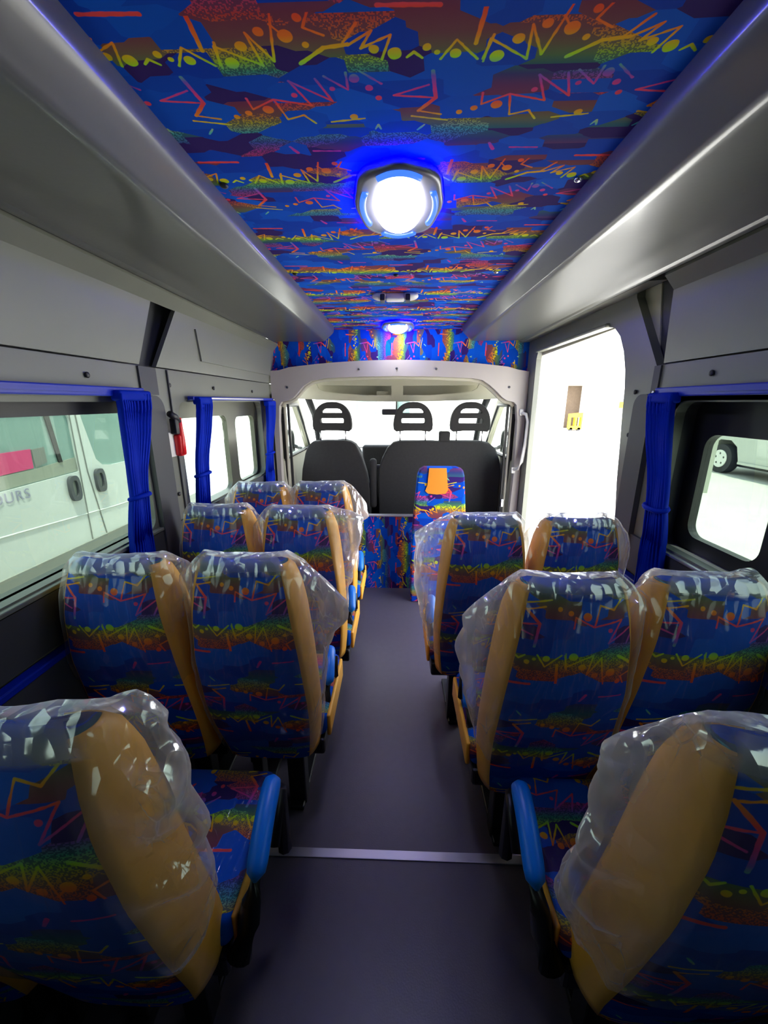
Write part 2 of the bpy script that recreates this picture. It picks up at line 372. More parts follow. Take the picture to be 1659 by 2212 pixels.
# strip above the first panel, leaning inwards to the duct
bm = bmesh.new()
def strip(bm, a, b, y0, y1, th=0.01):
    (x0, z0), (x1, z1) = a, b
    vs = [bm.verts.new(p) for p in ((x0, y0, z0), (x1, y0, z1), (x1, y1, z1), (x0, y1, z0), (x0, y0, z0 + th), (x1, y0, z1 + th), (x1, y1, z1 + th), (x0, y1, z0 + th))]
    for f in ((0,1,2,3),(7,6,5,4),(0,4,5,1),(1,5,6,2),(2,6,7,3),(3,7,4,0)): bm.faces.new([vs[i] for i in f])
strip(bm, (-0.985, 1.985), (-0.945, 2.03), -1.3, 3.36)
o = link('trim_6', bm, 'wall'); tag(o, kind='structure')
# shallow raised panel front left with its own lip
o = plate('trim_7', [(2.12, 1.80), (3.25, 1.80), (3.25, 1.94), (2.05, 1.94)], [], lambda u, v, d: (-(1.015 - (v - 1.74) * 0.15 - 0.004 + d), u, v), 0.01, 'wall'); tag(o, kind='structure')
# pillar joint line
o = box('trim_8', (-1.019, -1.012, 1.80, 1.806, 0.6, 1.735), 'pad'); tag(o, kind='structure')
# lower lining of the left wall: dark band and sill ledge
o = plate('trim_9', [(-1.3, 0.90), (3.2, 0.90), (3.2, 1.062), (-1.3, 1.062)], [], inX(-1.018, 1), 0.012, 'pad'); tag(o, kind='structure')
o = plate('trim_10', [(-1.3, 0.0), (3.2, 0.0), (3.2, 0.865), (-1.3, 0.865)], [], inX(-1.018, 1), 0.03, 'darkwall'); tag(o, kind='structure')
o = box('trim_11', (-1.018, -0.983, -1.3, 3.2, 0.866, 0.888), 'bluerail', bev=0.004); tag(o, kind='structure')
o = box('trim_12', (-1.11, -1.0, -0.95, 1.60, 1.066, 1.080), 'wall', bev=0.003); tag(o, kind='structure')
# window_1 (left rear, by the camera)
def window(name, X, s, y0, y1, z0, z1, panes, fr='black', depth=0.02, glass='glass_side', r=0.05):
    o = plate(name, rrect(y0, y1, z0, z1, 0.03), [rrect(a, b, c, d, r) for a, b, c, d in panes], inX(X, s), depth, fr)
    tag(o, kind='structure')
    for a, b, c, d in panes:
        plate('window_pane', rrect(a - .005, b + .005, c - .005, d + .005, r), [], inX(X + s * depth * .4, s), 0.004, glass, o)
    return o
window('window_1', -1.075, -1, -0.75, 1.66, 1.055, 1.63, [(-0.60, 1.60, 1.078, 1.558)])
MT['frame'] = mat('bronze_aluminium_frame', (0.10, 0.10, 0.075), 0.3, metal=0.4, var=0.05)
window('window_2', -1.07, -1, 1.80, 3.12, 1.03, 1.63, [(1.88, 2.50, 1.062, 1.520), (2.63, 2.98, 1.075, 1.505)], fr='frame', depth=0.03, glass='glass_slide')
# pillar cover with rounded top between the left windows
o = plate('trim_13', rrect(1.585, 1.715, 0.45, 1.625, (0.06, 0.06, 0.01, 0.01)), [], inX(-1.018, 1), 0.022, 'pad'); tag(o, kind='structure')
for p in ((-1.015, 1.33, 1.685), (-1.015, 1.81, 1.672), (-1.015, 2.25, 1.672), (-1.015, 2.85, 1.67), (-1.015, 1.765, 1.185), (1.015, 1.38, 1.69), (1.015, 1.79, 1.64), (1.015, 1.75, 1.21), (1.015, 1.79, 1.46)):
    screw(wl, p, 'x', 'black', 0.010)

o = box('trim_40', (-1.019, -1.012, 1.60, 1.715, 1.628, 1.736), 'pad'); tag(o, kind='structure')
o = box('trim_41', (1.012, 1.019, 1.64, 1.68, 1.632, 1.736), 'pad'); tag(o, kind='structure')
# ducts along both sides of the ceiling
def duct(name, s, y0, y1):
    prof = [(0.478, 2.142), (0.4795, 2.128), (0.481, 2.112), (0.4835, 2.104), (0.488, 2.097), (0.494, 2.091), (0.500, 2.0855), (0.525, 2.064), (0.538, 2.053), (0.544, 2.0475), (0.552, 2.0425), (0.562, 2.040), (0.575, 2.0395), (0.66, 2.039), (0.78, 2.040), (0.905, 2.042), (0.912, 2.036), (0.920, 2.033), (0.930, 2.034), (0.936, 2.042), (0.938, 2.052), (0.96, 2.07), (1.0, 2.16), (0.5, 2.16)]
    bm = bmesh.new(); rings = []
    for y, g in ((y0, 0), (y1 - 0.02, 0), (y1, 0.012)):
        rings.append([bm.verts.new((s * (x + (g if x < .6 else 0)), y, z + (g if z < 2.1 else 0))) for x, z in prof])
    n = len(prof)
    for a, b in zip(rings, rings[1:]):
        for k in range(n): bm.faces.new((a[k], a[(k + 1) % n], b[(k + 1) % n], b[k]))
    for r_ in (rings[0], rings[-1]): bm.faces.new(r_)
    o = link(name, bm, 'duct', smooth=True)
    for e in o.data.edges: pass
    m_ = o.modifiers.new('es', 'EDGE_SPLIT'); m_.split_angle = math.radians(38)
    tag(o, kind='structure'); return o
duct('trim_14', -1, -1.3, 3.22)
dr = duct('trim_15', 1, -1.3, 3.22)
for y0, y1 in ((-0.4, 1.02), (1.22, 1.30), (1.95, 2.08)):
    pass

# right wall with door opening
def doorpts():
    pts = [(3.10, 0.0), (3.12, 1.90), (3.10, 1.945)]
    c = [(2.12, 1.952), (2.05, 1.935), (1.99, 1.89), (1.94, 1.82), (1.905, 1.74), (1.885, 1.66), (1.872, 1.55), (1.85, 1.40), (1.83, 1.25), (1.80, 1.10), (1.78, 0.9), (1.77, 0.0)]
    return pts, c
a, b = doorpts()
outer = [(-1.3, 0.0), (-1.3, 1.737), (1.68, 1.737), (1.90, 2.03), (1.92, 2.15), (3.4, 2.15), (3.4, 0.0), (3.10, 0.0)] + a[1:] + b
wr = plate('wall_right', outer, [rrect(-0.30, 1.52, 1.07, 1.60, 0.05)], inX(1.02, 1), 0.035, 'wall')  # opening cut short behind the camera so seat backs get less light
tag(wr, kind='structure')
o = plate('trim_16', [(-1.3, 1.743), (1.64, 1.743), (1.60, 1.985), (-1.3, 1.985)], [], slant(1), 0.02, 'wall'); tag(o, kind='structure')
o = plate('trim_17', [(-1.3, 1.7), (1.95, 1.7), (1.95, 2.18), (-1.3, 2.18)], [], inX(1.062, 1), 0.01, 'pad'); tag(o, kind='structure')  # dark sheet again, shade of the right-hand panel gap put into its colour
bm = bmesh.new(); strip(bm, (0.985, 1.985), (0.945, 2.03), -1.3, 1.60); o = link('trim_18', bm, 'wall'); tag(o, kind='structure')
o = plate('trim_19', [(-1.3, 0.90), (1.72, 0.90), (1.72, 1.055), (-1.3, 1.055)], [], inX(1.018, -1), 0.012, 'pad'); tag(o, kind='structure')
o = plate('trim_20', [(-1.3, 0.0), (1.72, 0.0), (1.72, 0.865), (-1.3, 0.865)], [], inX(1.018, -1), 0.03, 'darkwall'); tag(o, kind='structure')
o = box('trim_21', (0.983, 1.018, -1.3, 1.72, 0.866, 0.888), 'bluerail', bev=0.004); tag(o, kind='structure')
o = box('trim_22', (1.0, 1.12, -0.95, 1.50, 1.052, 1.062), 'alu', bev=0.003); tag(o, kind='structure')
o = plate('trim_23', rrect(1.635, 1.755, 0.45, 1.63, (0.05, 0.05, 0.01, 0.01)), [], inX(1.018, -1), 0.022, 'pad'); tag(o, kind='structure')
window('window_3', 1.10, 1, -0.75, 1.62, 1.02, 1.64, [(-0.6, 1.09, 1.115, 1.490), (1.15, 1.455, 1.115, 1.490)], depth=0.03)
bm = bmesh.new()  # reveal between wall plate and glass, both sides
for s, X0, X1, y1, in ((1, 1.02, 1.13, 1.56),):
    plate_bm(bm, rrect(-0.75, 1.56, 1.03, 1.63, 0.05), [rrect(-0.66, 1.525, 1.06, 1.605, 0.05)], inX(X0, 1), X1 - X0)
o = link('trim_24', bm, 'pad'); tag(o, kind='structure')
bm = bmesh.new()
plate_bm(bm, rrect(-0.75, 1.61, 1.05, 1.64, 0.05), [rrect(-0.655, 1.575, 1.08, 1.605, 0.05)], inX(-1.05, -1), 0.03)
plate_bm(bm, rrect(1.82, 3.06, 1.03, 1.64, 0.05), [rrect(1.855, 3.025, 1.065, 1.605, 0.05)], inX(-1.05, -1), 0.03)
o = link('trim_25', bm, 'wall'); tag(o, kind='structure')
# door frame returns: outer skin of the van side around the door opening
dd = [(p[0] + (0.02 if i < 3 else -0.02), p[1]) for i, p in enumerate(a)]
o = plate('trim_26', [(1.70, 0.0), (1.72, 1.7), (1.8, 2.06), (3.3, 2.06), (3.3, 0.0), (3.12, 0.0), (3.14, 1.88), (3.12, 1.925)] + [(q[0] - 0.012, q[1] - 0.01) for q in b], [], inX(1.056, 1), 0.05, 'cream'); tag(o, kind='structure')
# step sill of the doorway
o = box('trim_27', (1.02, 1.2, 1.77, 3.1, -0.12, -0.05), 'black', bev=0.01); tag(o, kind='structure')
bm = bmesh.new(); strip(bm, (1.019, 2.045), (0.945, 2.04), 1.70, 3.36); o = link('trim_39', bm, 'wall'); tag(o, kind='structure')
# headlining rail over the door
bm = bmesh.new(); bx(bm, 1.0, 1.05, 2.10, 3.11, 1.945, 1.965, bev=0.008); o = link('trim_28', bm, 'wall'); tag(o, kind='structure')

# unseen back wall without windows, set close and black to cut bounced light
wb = plate('wall_back', [(-1.1, 0.0), (1.1, 0.0), (1.1, 2.2), (-1.1, 2.2)], [], inY(-1.0, -1), 0.04, 'black')
tag(wb, kind='structure')

# ------------------------------------------------------------------ front: fascia, header arch, partition
fa = plate('wall_front', [(-1.02, 1.80), (1.02, 1.80), (1.02, 2.15), (-1.02, 2.15)], [], inY(3.315, 1), 0.03, 'fabric'); tag(fa, kind='structure')
uvproj(fa, lambda c: (c.z * 1.0 + 0.09, c.x + 0.04))
def arc(xs, f): return [(x, f(x)) for x in xs]
topf = lambda x: 1.912 - 0.052 * (x / 0.85) ** 2
xs = [i / 10 * 0.85 for i in range(-10, 11)]
outer = [(-1.0, 0.0), (-1.0, 1.835), (-0.93, 1.838), (-0.885, 1.85)] + arc(xs, topf) + [(0.885, 1.85), (0.93, 1.838), (1.015, 1.825), (1.015, 0.0)]
inner = [(0.955, 0.66), (0.965, 1.0), (0.957, 1.45), (0.94, 1.575), (0.915, 1.598), (0.86, 1.61), (0.826, 1.632), (0.78, 1.675), (0.72, 1.725), (0.66, 1.763), (0.58, 1.777), (0.3, 1.79), (0, 1.794), (-0.3, 1.79), (-0.58, 1.779), (-0.68, 1.758), (-0.746, 1.717), (-0.80, 1.66), (-0.83, 1.63), (-0.87, 1.61), (-0.925, 1.60), (-0.945, 1.57), (-0.955, 1.45), (-0.965, 1.0), (-0.955, 0.66)]
hd = plate('trim_29', outer, [inner], inY(3.24, 1), 0.06, 'header'); tag(hd, 'taupe arch framing the driving cab', kind='structure')
for p in ((-0.30, 1.845), (-0.005, 1.85), (0.30, 1.845), (-0.87, 1.71), (0.87, 1.71)): screw(hd, (p[0], 3.236, p[1]), 'y', 'pad', 0.009)
# cream lip inside the arch
bm = bmesh.new(); tube(bm, [(x * 0.995, 3.31, z - 0.006) for x, z in inner[3:-3]], 0.016, 8); o = link('trim_30', bm, 'cream', smooth=True); tag(o, kind='structure')
pa = plate('partition_panel', [(-0.98, 0.0), (0.98, 0.0), (0.98, 0.665), (-0.98, 0.665)], [], inY(3.20, 1), 0.035, 'fabric')
uvproj(pa, lambda c: (c.z + 0.15, c.x + 0.36)); tag(pa, 'low partition panel in dark patterned fabric behind the cab seats', 'partition')
box('top_rail', (-0.98, 0.98, 3.195, 3.24, 0.663, 0.676), 'alu', pa, bev=0.003)

# ------------------------------------------------------------------ cab
o = box('trim_31', (-1.0, 1.0, 3.30, 4.9, -0.05, 0.0), 'black'); tag(o, kind='structure')
bm = bmesh.new()
# cab roof and overhead shelf
bx(bm, -1.0, 1.0, 3.37, 4.35, 1.80, 1.84)
o = link('trim_32', bm, 'cream'); tag(o, kind='structure')
lowf = lambda x: 1.602 + 0.022 * (x / 0.85) ** 2
outer = [(-0.97, 1.63)] + arc([-.85, -.6, -.3, 0, .3, .6, .85], lowf) + [(0.97, 1.63), (0.97, 1.87), (-0.97, 1.87)]
def slot(s):
    p = [(0.055, 1.745), (0.055, 1.662), (0.30, 1.660), (0.60, 1.682), (0.70, 1.697), (0.745, 1.72), (0.765, 1.762), (0.72, 1.750), (0.40, 1.747)]
    return [(s * x, z) for x, z in p]
sh = plate('overhead_shelf', outer, [slot(-1), slot(1)], inY(3.88, 1), 0.03, 'cream')
tag(sh, 'cream shelf with two long slots above the windscreen', 'shelf')
bm = bmesh.new(); bx(bm, -0.82, 0.82, 4.12, 4.14, 1.62, 1.80); bx(bm, -0.82, 0.82, 3.91, 4.13, 1.625, 1.640); bx(bm, -0.2, -0.08, 3.95, 4.1, 1.64, 1.70, 0.01)
link('shelf_tray', bm, 'cream', sh)
# cab doors with window openings
for s, nm, wnm in ((-1, 'door_1', 'left'), (1, 'door_2', 'right')):
    win = [(3.42, 1.12), (3.42, 1.52), (3.48, 1.57), (3.95, 1.57), (4.15, 1.40), (4.42, 1.12)]
    o = plate(nm, [(3.31, 0.0), (3.31, 1.66), (4.0, 1.66), (4.28, 1.45), (4.62, 1.12), (4.62, 0.0)], [win], inX(s * 0.985, s), 0.05, 'cream'); tag(o, kind='structure')
    bm = bmesh.new(); tube(bm, [(s * 0.975, y, z) for y, z in win + [win[0]]], 0.016, 8, cap=False)
    link('window_seal', bm, 'black', o, True)
    plate('window_pane', win, [], inX(s * 1.0, s), 0.004, 'glass_front', o)
    # A pillar
    p_ = tubeobj('trim_%d' % (33 if s < 0 else 34), [(s * 0.86, 3.92, 1.64), (s * 0.84, 4.1, 1.48), (s * 0.86, 4.38, 1.18), (s * 0.87, 4.45, 1.05)], 0.032, 'pad'); tag(p_, kind='structure')
    # seat belt
    t = empty('seat_belt', (s * 0.955, 3.34, 1.48))
    tag(t, 'black seat belt hanging on the %s cab pillar %s' % (wnm, 'behind the driver seat' if s < 0 else 'beside the double cab seat'), 'seat belt')
    bm = bmesh.new(); bx(bm, -0.02, 0.02, -0.008, 0.008, -0.03, 0.03, 0.006); link('belt_anchor', bm, 'black', t)
    bm = bmesh.new()
    pl = [(-s * .0, 0, -0.02), (-s * 0.005, 0.01, -0.25), (-s * .015, 0.0, -0.50), (-s * 0.035, 0, -0.70)]
    for a_, b_ in zip(pl, pl[1:]):
        vs = [bm.verts.new(v) for v in ((a_[0] - .012, a_[1], a_[2]), (a_[0] + .012, a_[1], a_[2]), (b_[0] + .012, b_[1], b_[2]), (b_[0] - .012, b_[1], b_[2]))]; bm.faces.new(vs)
        vs = [bm.verts.new(v) for v in ((a_[0] - .012, a_[1] + .002, a_[2]), (a_[0] + .012, a_[1] + .002, a_[2]), (b_[0] + .012, b_[1] + .002, b_[2]), (b_[0] - .012, b_[1] + .002, b_[2]))]; bm.faces.new(vs)
    link('belt_strap', bm, 'black', t)
    bm = bmesh.new(); bx(bm, -s * 0.035 - .018, -s * 0.035 + .018, -0.01, 0.01, -0.76, -0.69, 0.006); link('belt_buckle', bm, 'chrome' if s > 0 else 'black', t)
# pillar trims (bright vertical channel beside the belts)
for i, s in enumerate((-1, 1)):
    bm = bmesh.new()
    bx(bm, s * .93 - .008, s * .93 + .008, 3.33, 3.36, 0.5, 1.58, .004); bx(bm, s * .985 - .012, s * .985 + .012, 3.31, 3.36, 0.5, 1.6, .004)
    o = link('trim_%d' % (35 + i), bm, 'cream'); tag(o, kind='structure')
    o = box('trim_%d' % (37 + i), (s * .905 - .009, s * .905 + .009, 3.345, 3.375, 0.5, 1.6), 'black', bev=0.004); tag(o, kind='structure')
# windscreen and dashboard
bm = bmesh.new()
vs = [bm.verts.new(v) for v in ((-0.9, 4.95, 1.05), (0.9, 4.95, 1.05), (0.84, 4.1, 1.80), (-0.84, 4.1, 1.80))]; bm.faces.new(vs)
o = link('window_4', bm, 'glass_front'); tag(o, kind='structure')
o = box('trim_42', (-1.0, 1.0, 4.9, 4.95, -0.05, 1.06), 'black'); tag(o, kind='structure')
db = empty('dashboard', (0, 4.42, 0)); tag(db, 'dark dashboard below the windscreen, seen between the cab seats', 'dashboard')
bm = bmesh.new(); bx(bm, -0.93, 0.93, 0.0, 0.46, 0.35, 1.06, 0.05, 3); link('dash_top', bm, 'black', db, True)
bm = bmesh.new(); bx(bm, -0.38, -0.02, -0.08, 0.05, 0.55, 1.14, 0.03, 3); link('centre_console', bm, 'seatblack', db, True)
sw = empty('steering_wheel', (-0.56, 4.05, 1.03)); tag(sw, 'black steering wheel in front of the driver seat', 'steering wheel')
bm = bmesh.new()
rim = [(0.20 * math.cos(a_), -0.085 * math.sin(a_) * -1, 0.185 * math.sin(a_)) for a_ in [2 * PI * k / 32 for k in range(33)]]
tube(bm, rim, 0.016, 8, cap=False); link('rim', bm, 'black', sw, True)
bm = bmesh.new(); tube(bm, [(-.19, 0, 0), (.19, 0, 0)], 0.018, 8); tube(bm, [(0, 0, 0), (0, -.08, -.17)], 0.02, 8); tube(bm, [(0, 0, 0), (0, .25, -.12)], 0.035, 10); link('hub', bm, 'black', sw, True)
mr = empty('rear_view_mirror', (-0.067, 4.15, 1.50)); tag(mr, 'rear-view mirror hanging under the overhead shelf', 'mirror')
bm = bmesh.new(); bx(bm, -0.09, 0.09, 0, 0.03, -0.03, 0.03, 0.014, 3); link('mirror_body', bm, 'pad', mr, True)
bm = bmesh.new(); bx(bm, -0.08, 0.08, -0.002, 0.0, -0.023, 0.023); link('mirror_glass', bm, 'chrome', mr)
bm = bmesh.new(); tube(bm, [(0.06, 0.02, 0.0), (0.06, 0.05, 0.13)], 0.008, 8); link('stem', bm, 'black', mr)
# outside mirrors
for s in (-1, 1):
    m_ = empty('wing_mirror', (s * 1.16, 4.15, 1.18)); tag(m_, 'black wing mirror outside the %s cab door window' % ('left' if s < 0 else 'right'), 'mirror')
    bm = bmesh.new(); bx(bm, -0.08, 0.08, 0, 0.06, -0.12, 0.14, 0.03, 3); link('mirror_housing', bm, 'black', m_, True)
    bm = bmesh.new(); tube(bm, [(0, 0.03, 0), (-s * 0.15, 0.03, -0.06)], 0.02, 8); link('mirror_arm', bm, 'black', m_)

def headrest(parent, cx, z0=1.335, y=0.0):
    w_, h = 0.182, 0.265
    out = []
    for k in range(0, 25):
        a_ = PI * k / 24
        c, s = math.cos(a_), math.sin(a_)
        x = w_ * math.copysign(abs(c) ** 0.85, c) * (1 - 0.10 * s); out.append((cx + x, z0 + 0.06 + (h - 0.06) * abs(s) ** 0.72))
    out = [(cx + 0.155, z0), (cx + 0.178, z0 + 0.02)] + out + [(cx - 0.178, z0 + 0.02), (cx - 0.155, z0), (cx - 0.06, z0 + 0.008), (cx + 0.06, z0 + 0.008)]
    s1 = [(cx + 0.096, z0 + 0.166), (cx + 0.092, z0 + 0.182), (cx + 0.074, z0 + 0.200), (cx + 0.05, z0 + 0.206), (cx - 0.05, z0 + 0.206), (cx - 0.074, z0 + 0.200), (cx - 0.092, z0 + 0.182), (cx - 0.096, z0 + 0.166)]
    s2 = rrect(cx - 0.108, cx + 0.108, z0 + 0.074, z0 + 0.120, 0.014)
    o = plate('headrest', out, [s1, s2], inY(y, 1), 0.085, 'seatblack', parent)
    mb = o.modifiers.new('bev', 'BEVEL'); mb.width = 0.007; mb.segments = 3; mb.limit_method = 'ANGLE'; mb.angle_limit = math.radians(50)
    for dx in (-0.118, 0.118):
        tubeobj('headrest_post', [(cx + dx, y + 0.04, z0 - 0.11), (cx + dx, y + 0.04, z0 + 0.02)], 0.006, 'chrome', parent, 8)
def softplate(name, outer, y, th, m, parent, bev=0.04):
    o = plate(name, outer, [], inY(y, 1), th, m, parent)
    mb = o.modifiers.new('bev', 'BEVEL'); mb.width = bev; mb.segments = 4; mb.limit_method = 'ANGLE'; mb.angle_limit = math.radians(60)
    for p in o.data.polygons: p.use_smooth = True
    return o
ds = empty('driver_seat', (-0.585, 3.70, 0)); tag(ds, 'charcoal driver seat with headrest, left seat of the cab', 'seat')
softplate('backrest', [(-0.33, 0.50), (-0.335, 0.80), (-0.315, 0.98), (-0.28, 1.13), (-0.25, 1.20), (-0.20, 1.243), (-0.08, 1.252), (0.08, 1.252), (0.15, 1.245), (0.20, 1.215), (0.255, 1.10), (0.30, 0.95), (0.33, 0.78), (0.335, 0.5)], 0.0, 0.13, 'seatblack', ds)
headrest(ds, -0.015)
bm = bmesh.new(); bx(bm, -0.29, 0.29, 0.08, 0.62, 0.42, 0.60, 0.05, 3); link('seat', bm, 'seatblack', ds, True)
bm = bmesh.new(); bx(bm, -0.24, 0.24, 0.1, 0.55, 0.0, 0.42, 0.02); link('seat_base', bm, 'black', ds)
bm = bmesh.new(); bx(bm, 0.325, 0.395, 0.0, 0.09, 0.60, 1.08, 0.03, 3); link('folded_armrest', bm, 'seatblack', ds, True)
bs = empty('double_passenger_seat', (0.41, 3.70, 0)); tag(bs, 'charcoal double cab seat with two headrests, right of the driver seat', 'seat')
softplate('backrest', [(-0.575, 0.50), (-0.585, 0.85), (-0.58, 0.98), (-0.55, 1.08), (-0.50, 1.18), (-0.44, 1.235), (-0.38, 1.248), (-0.10, 1.25), (0.0, 1.245), (0.10, 1.25), (0.36, 1.25), (0.44, 1.235), (0.51, 1.18), (0.55, 1.08), (0.57, 0.98), (0.57, 0.5)], 0.0, 0.13, 'seatblack', bs)
headrest(bs, -0.262); headrest(bs, 0.262)
bm = bmesh.new(); bx(bm, -0.015, 0.085, 0.02, 0.12, 1.18, 1.335, 0.015, 3); link('belt_guide', bm, 'seatblack', bs, True)
bm = bmesh.new(); bx(bm, -0.53, 0.53, 0.08, 0.62, 0.42, 0.60, 0.05, 3); link('seat', bm, 'seatblack', bs, True)
bm = bmesh.new(); bx(bm, -0.5, 0.5, 0.1, 0.55, 0.0, 0.42, 0.02); link('seat_base', bm, 'black', bs)
bm = bmesh.new(); tube(bm, [(-0.55, 0.05, 1.0), (-0.62, 0.05, 1.0)], 0.022, 12); link('recline_knob', bm, 'pad', bs, True)
# grab handle on the door pillar
gh = empty('grab_handle', (0.985, 3.18, 1.28)); tag(gh, 'white curved grab handle on the pillar beside the open door', 'handle')
bm = bmesh.new(); tube(bm, [(-0.005, 0.055, 0.235), (0.02, 0.0, 0.225), (0.03, -0.02, 0.17), (0.025, -0.022, 0.0), (0.01, -0.02, -0.14), (-0.012, 0.0, -0.20), (-0.03, 0.055, -0.215)], 0.014, 10); link('bar', bm, 'white', gh, True)
for z, x in ((0.24, -0.005), (-0.22, -0.03)):
    bm = bmesh.new(); bx(bm, x - .016, x + .016, 0.04, 0.062, z - .025, z + .025, 0.006); link('mounting_plate', bm, 'white', gh)

# ------------------------------------------------------------------ folded jump seat
js = empty('folding_jump_seat', (0.33, 2.95, 0)); tag(js, 'narrow folded jump seat in bright patterned fabric with orange head patch', 'seat')
outl = [(-0.205, -0.0), (-0.21, 0.35), (-0.20, 0.68), (-0.17, 1.06), (-0.155, 1.105), (-0.12, 1.125), (0.12, 1.125), (0.17, 1.11), (0.185, 1.06), (0.21, 0.75), (0.215, 0.6), (0.215, 0.0)]
o = plate('backrest', outl, [], inY(0, 1), 0.09, 'fabric', js)
uvproj(o, lambda c: (c.x * 0.8 + 0.33, c.z * 0.8 - 0.21))
mb = o.modifiers.new('bev', 'BEVEL'); mb.width = 0.015; mb.segments = 3; mb.limit_method = 'ANGLE'; mb.angle_limit = math.radians(50)
plate('head_patch', [(-0.085, 1.12), (-0.095, 0.99), (-0.11, 0.945), (-0.09, 0.925), (-0.02, 0.918), (0.045, 0.925), (0.062, 0.95), (0.055, 1.02), (0.045, 1.12)], [], inY(-0.008, 1), 0.009, 'orange', js)
box('floor_frame', (-0.19, 0.19, 0.09, 0.16, 0.0, 0.3), 'metalblack', js)

# ------------------------------------------------------------------ ceiling lamps and fitting
def lamp(loc, k, label):
    t = empty('ceiling_lamp', loc); tag(t, label, 'lamp', 'oval ceiling lamps with blue light rings')
    a_, b_ = 0.124 * k, 0.205 * k
    def lobed(sc, n=96):
        out = []
        for i in range(n):
            th_ = 2 * PI * i / n; q = 1 + 0.035 * math.cos(4 * th_) * -1 + 0.02 * math.cos(8 * th_)
            out.append((a_ * sc * q * math.cos(th_), b_ * sc * q * math.sin(th_)))
        return out
    bm = bmesh.new()
    levels = [(0.0, 0.93), (-0.005, 0.985), (-0.013, 1.0), (-0.021, 0.98), (-0.025, 0.94), (-0.025, 0.88)]
    rings = [[bm.verts.new((x, y, z)) for x, y in lobed(s_)] for z, s_ in levels]
    inner_ = [bm.verts.new((x, y, -0.022)) for x, y in lobed(0.55)]
    rings.append(inner_)
    for p_, q_ in zip(rings, rings[1:]):
        for i in range(len(p_)): bm.faces.new((p_[i], p_[(i + 1) % 96], q_[(i + 1) % 96], q_[i]))
    link('bezel', bm, 'lampgrey', t, True)
    bm = bmesh.new()  # domed lens
    R_ = []
    for j in range(8):
        ph = j / 7 * PI / 2
        R_.append([bm.verts.new((a_ * 0.56 * math.cos(ph) * math.cos(2 * PI * i / 48), b_ * 0.76 * math.cos(ph) * math.sin(2 * PI * i / 48), -0.020 - 0.034 * math.sin(ph))) for i in range(48)] if j < 7 else [bm.verts.new((0, 0, -0.054))])
    for p_, q_ in zip(R_, R_[1:]):
        for i in range(48):
            if len(q_) == 1: bm.faces.new((p_[i], p_[(i + 1) % 48], q_[0]))
            else: bm.faces.new((p_[i], p_[(i + 1) % 48], q_[(i + 1) % 48], q_[i]))
    link('lens', bm, 'lens', t, True)
    for q in range(4):
        bm = bmesh.new(); c0 = PI / 2 * q
        pts = []
        for i in range(13):
            th_ = c0 + (i / 12 - 0.5) * 1.05
            pts.append((a_ * 0.80 * math.cos(th_), b_ * 0.88 * math.sin(th_), -0.026))
        tube(bm, pts, 0.0085 * k, 8); link('blue_light_segment', bm, 'blueled', t, True)
    # lit blue edge just under the ceiling
    bm = bmesh.new()
    r0 = [bm.verts.new((x, y, -0.002)) for x, y in lobed(0.985)]; r1 = [bm.verts.new((x, y, -0.009)) for x, y in lobed(1.02)]
    for i in range(96): bm.faces.new((r0[i], r0[(i + 1) % 96], r1[(i + 1) % 96], r1[i]))
    link('blue_light_edge', bm, 'bluering', t)
    return t
lamp((0.0, 1.275, 2.14), 1.0, 'large lit oval lamp with blue ring on the patterned ceiling, nearest the camera')
lamp((0.0, 3.12, 2.14), 1.0, 'small-looking far lit lamp with blue glow at the front end of the ceiling')
ht = empty('ceiling_fitting', (-0.015, 2.27, 2.14)); tag(ht, 'small white plastic fitting with two dark clips between the ceiling lamps', 'fitting')
bm = bmesh.new(); bx(bm, -0.05, 0.05, -0.03, 0.03, -0.035, 0, 0.01, 3); link('body', bm, 'white', ht, True)
for s in (-1, 1):
    bm = bmesh.new(); bmesh.ops.create_uvsphere(bm, u_segments=20, v_segments=10, radius=0.035)
    for v in bm.verts: v.co.z *= 0.6; v.co.x = v.co.x * 1.3 + s * 0.075; v.co.z -= 0.012
    link('end_cap', bm, 'white', ht, True)
    bm = bmesh.new(); bx(bm, s * 0.065 - .012, s * 0.065 + .012, -0.045, 0.02, -0.040, -0.01, 0.005); link('clip', bm, 'black', ht)

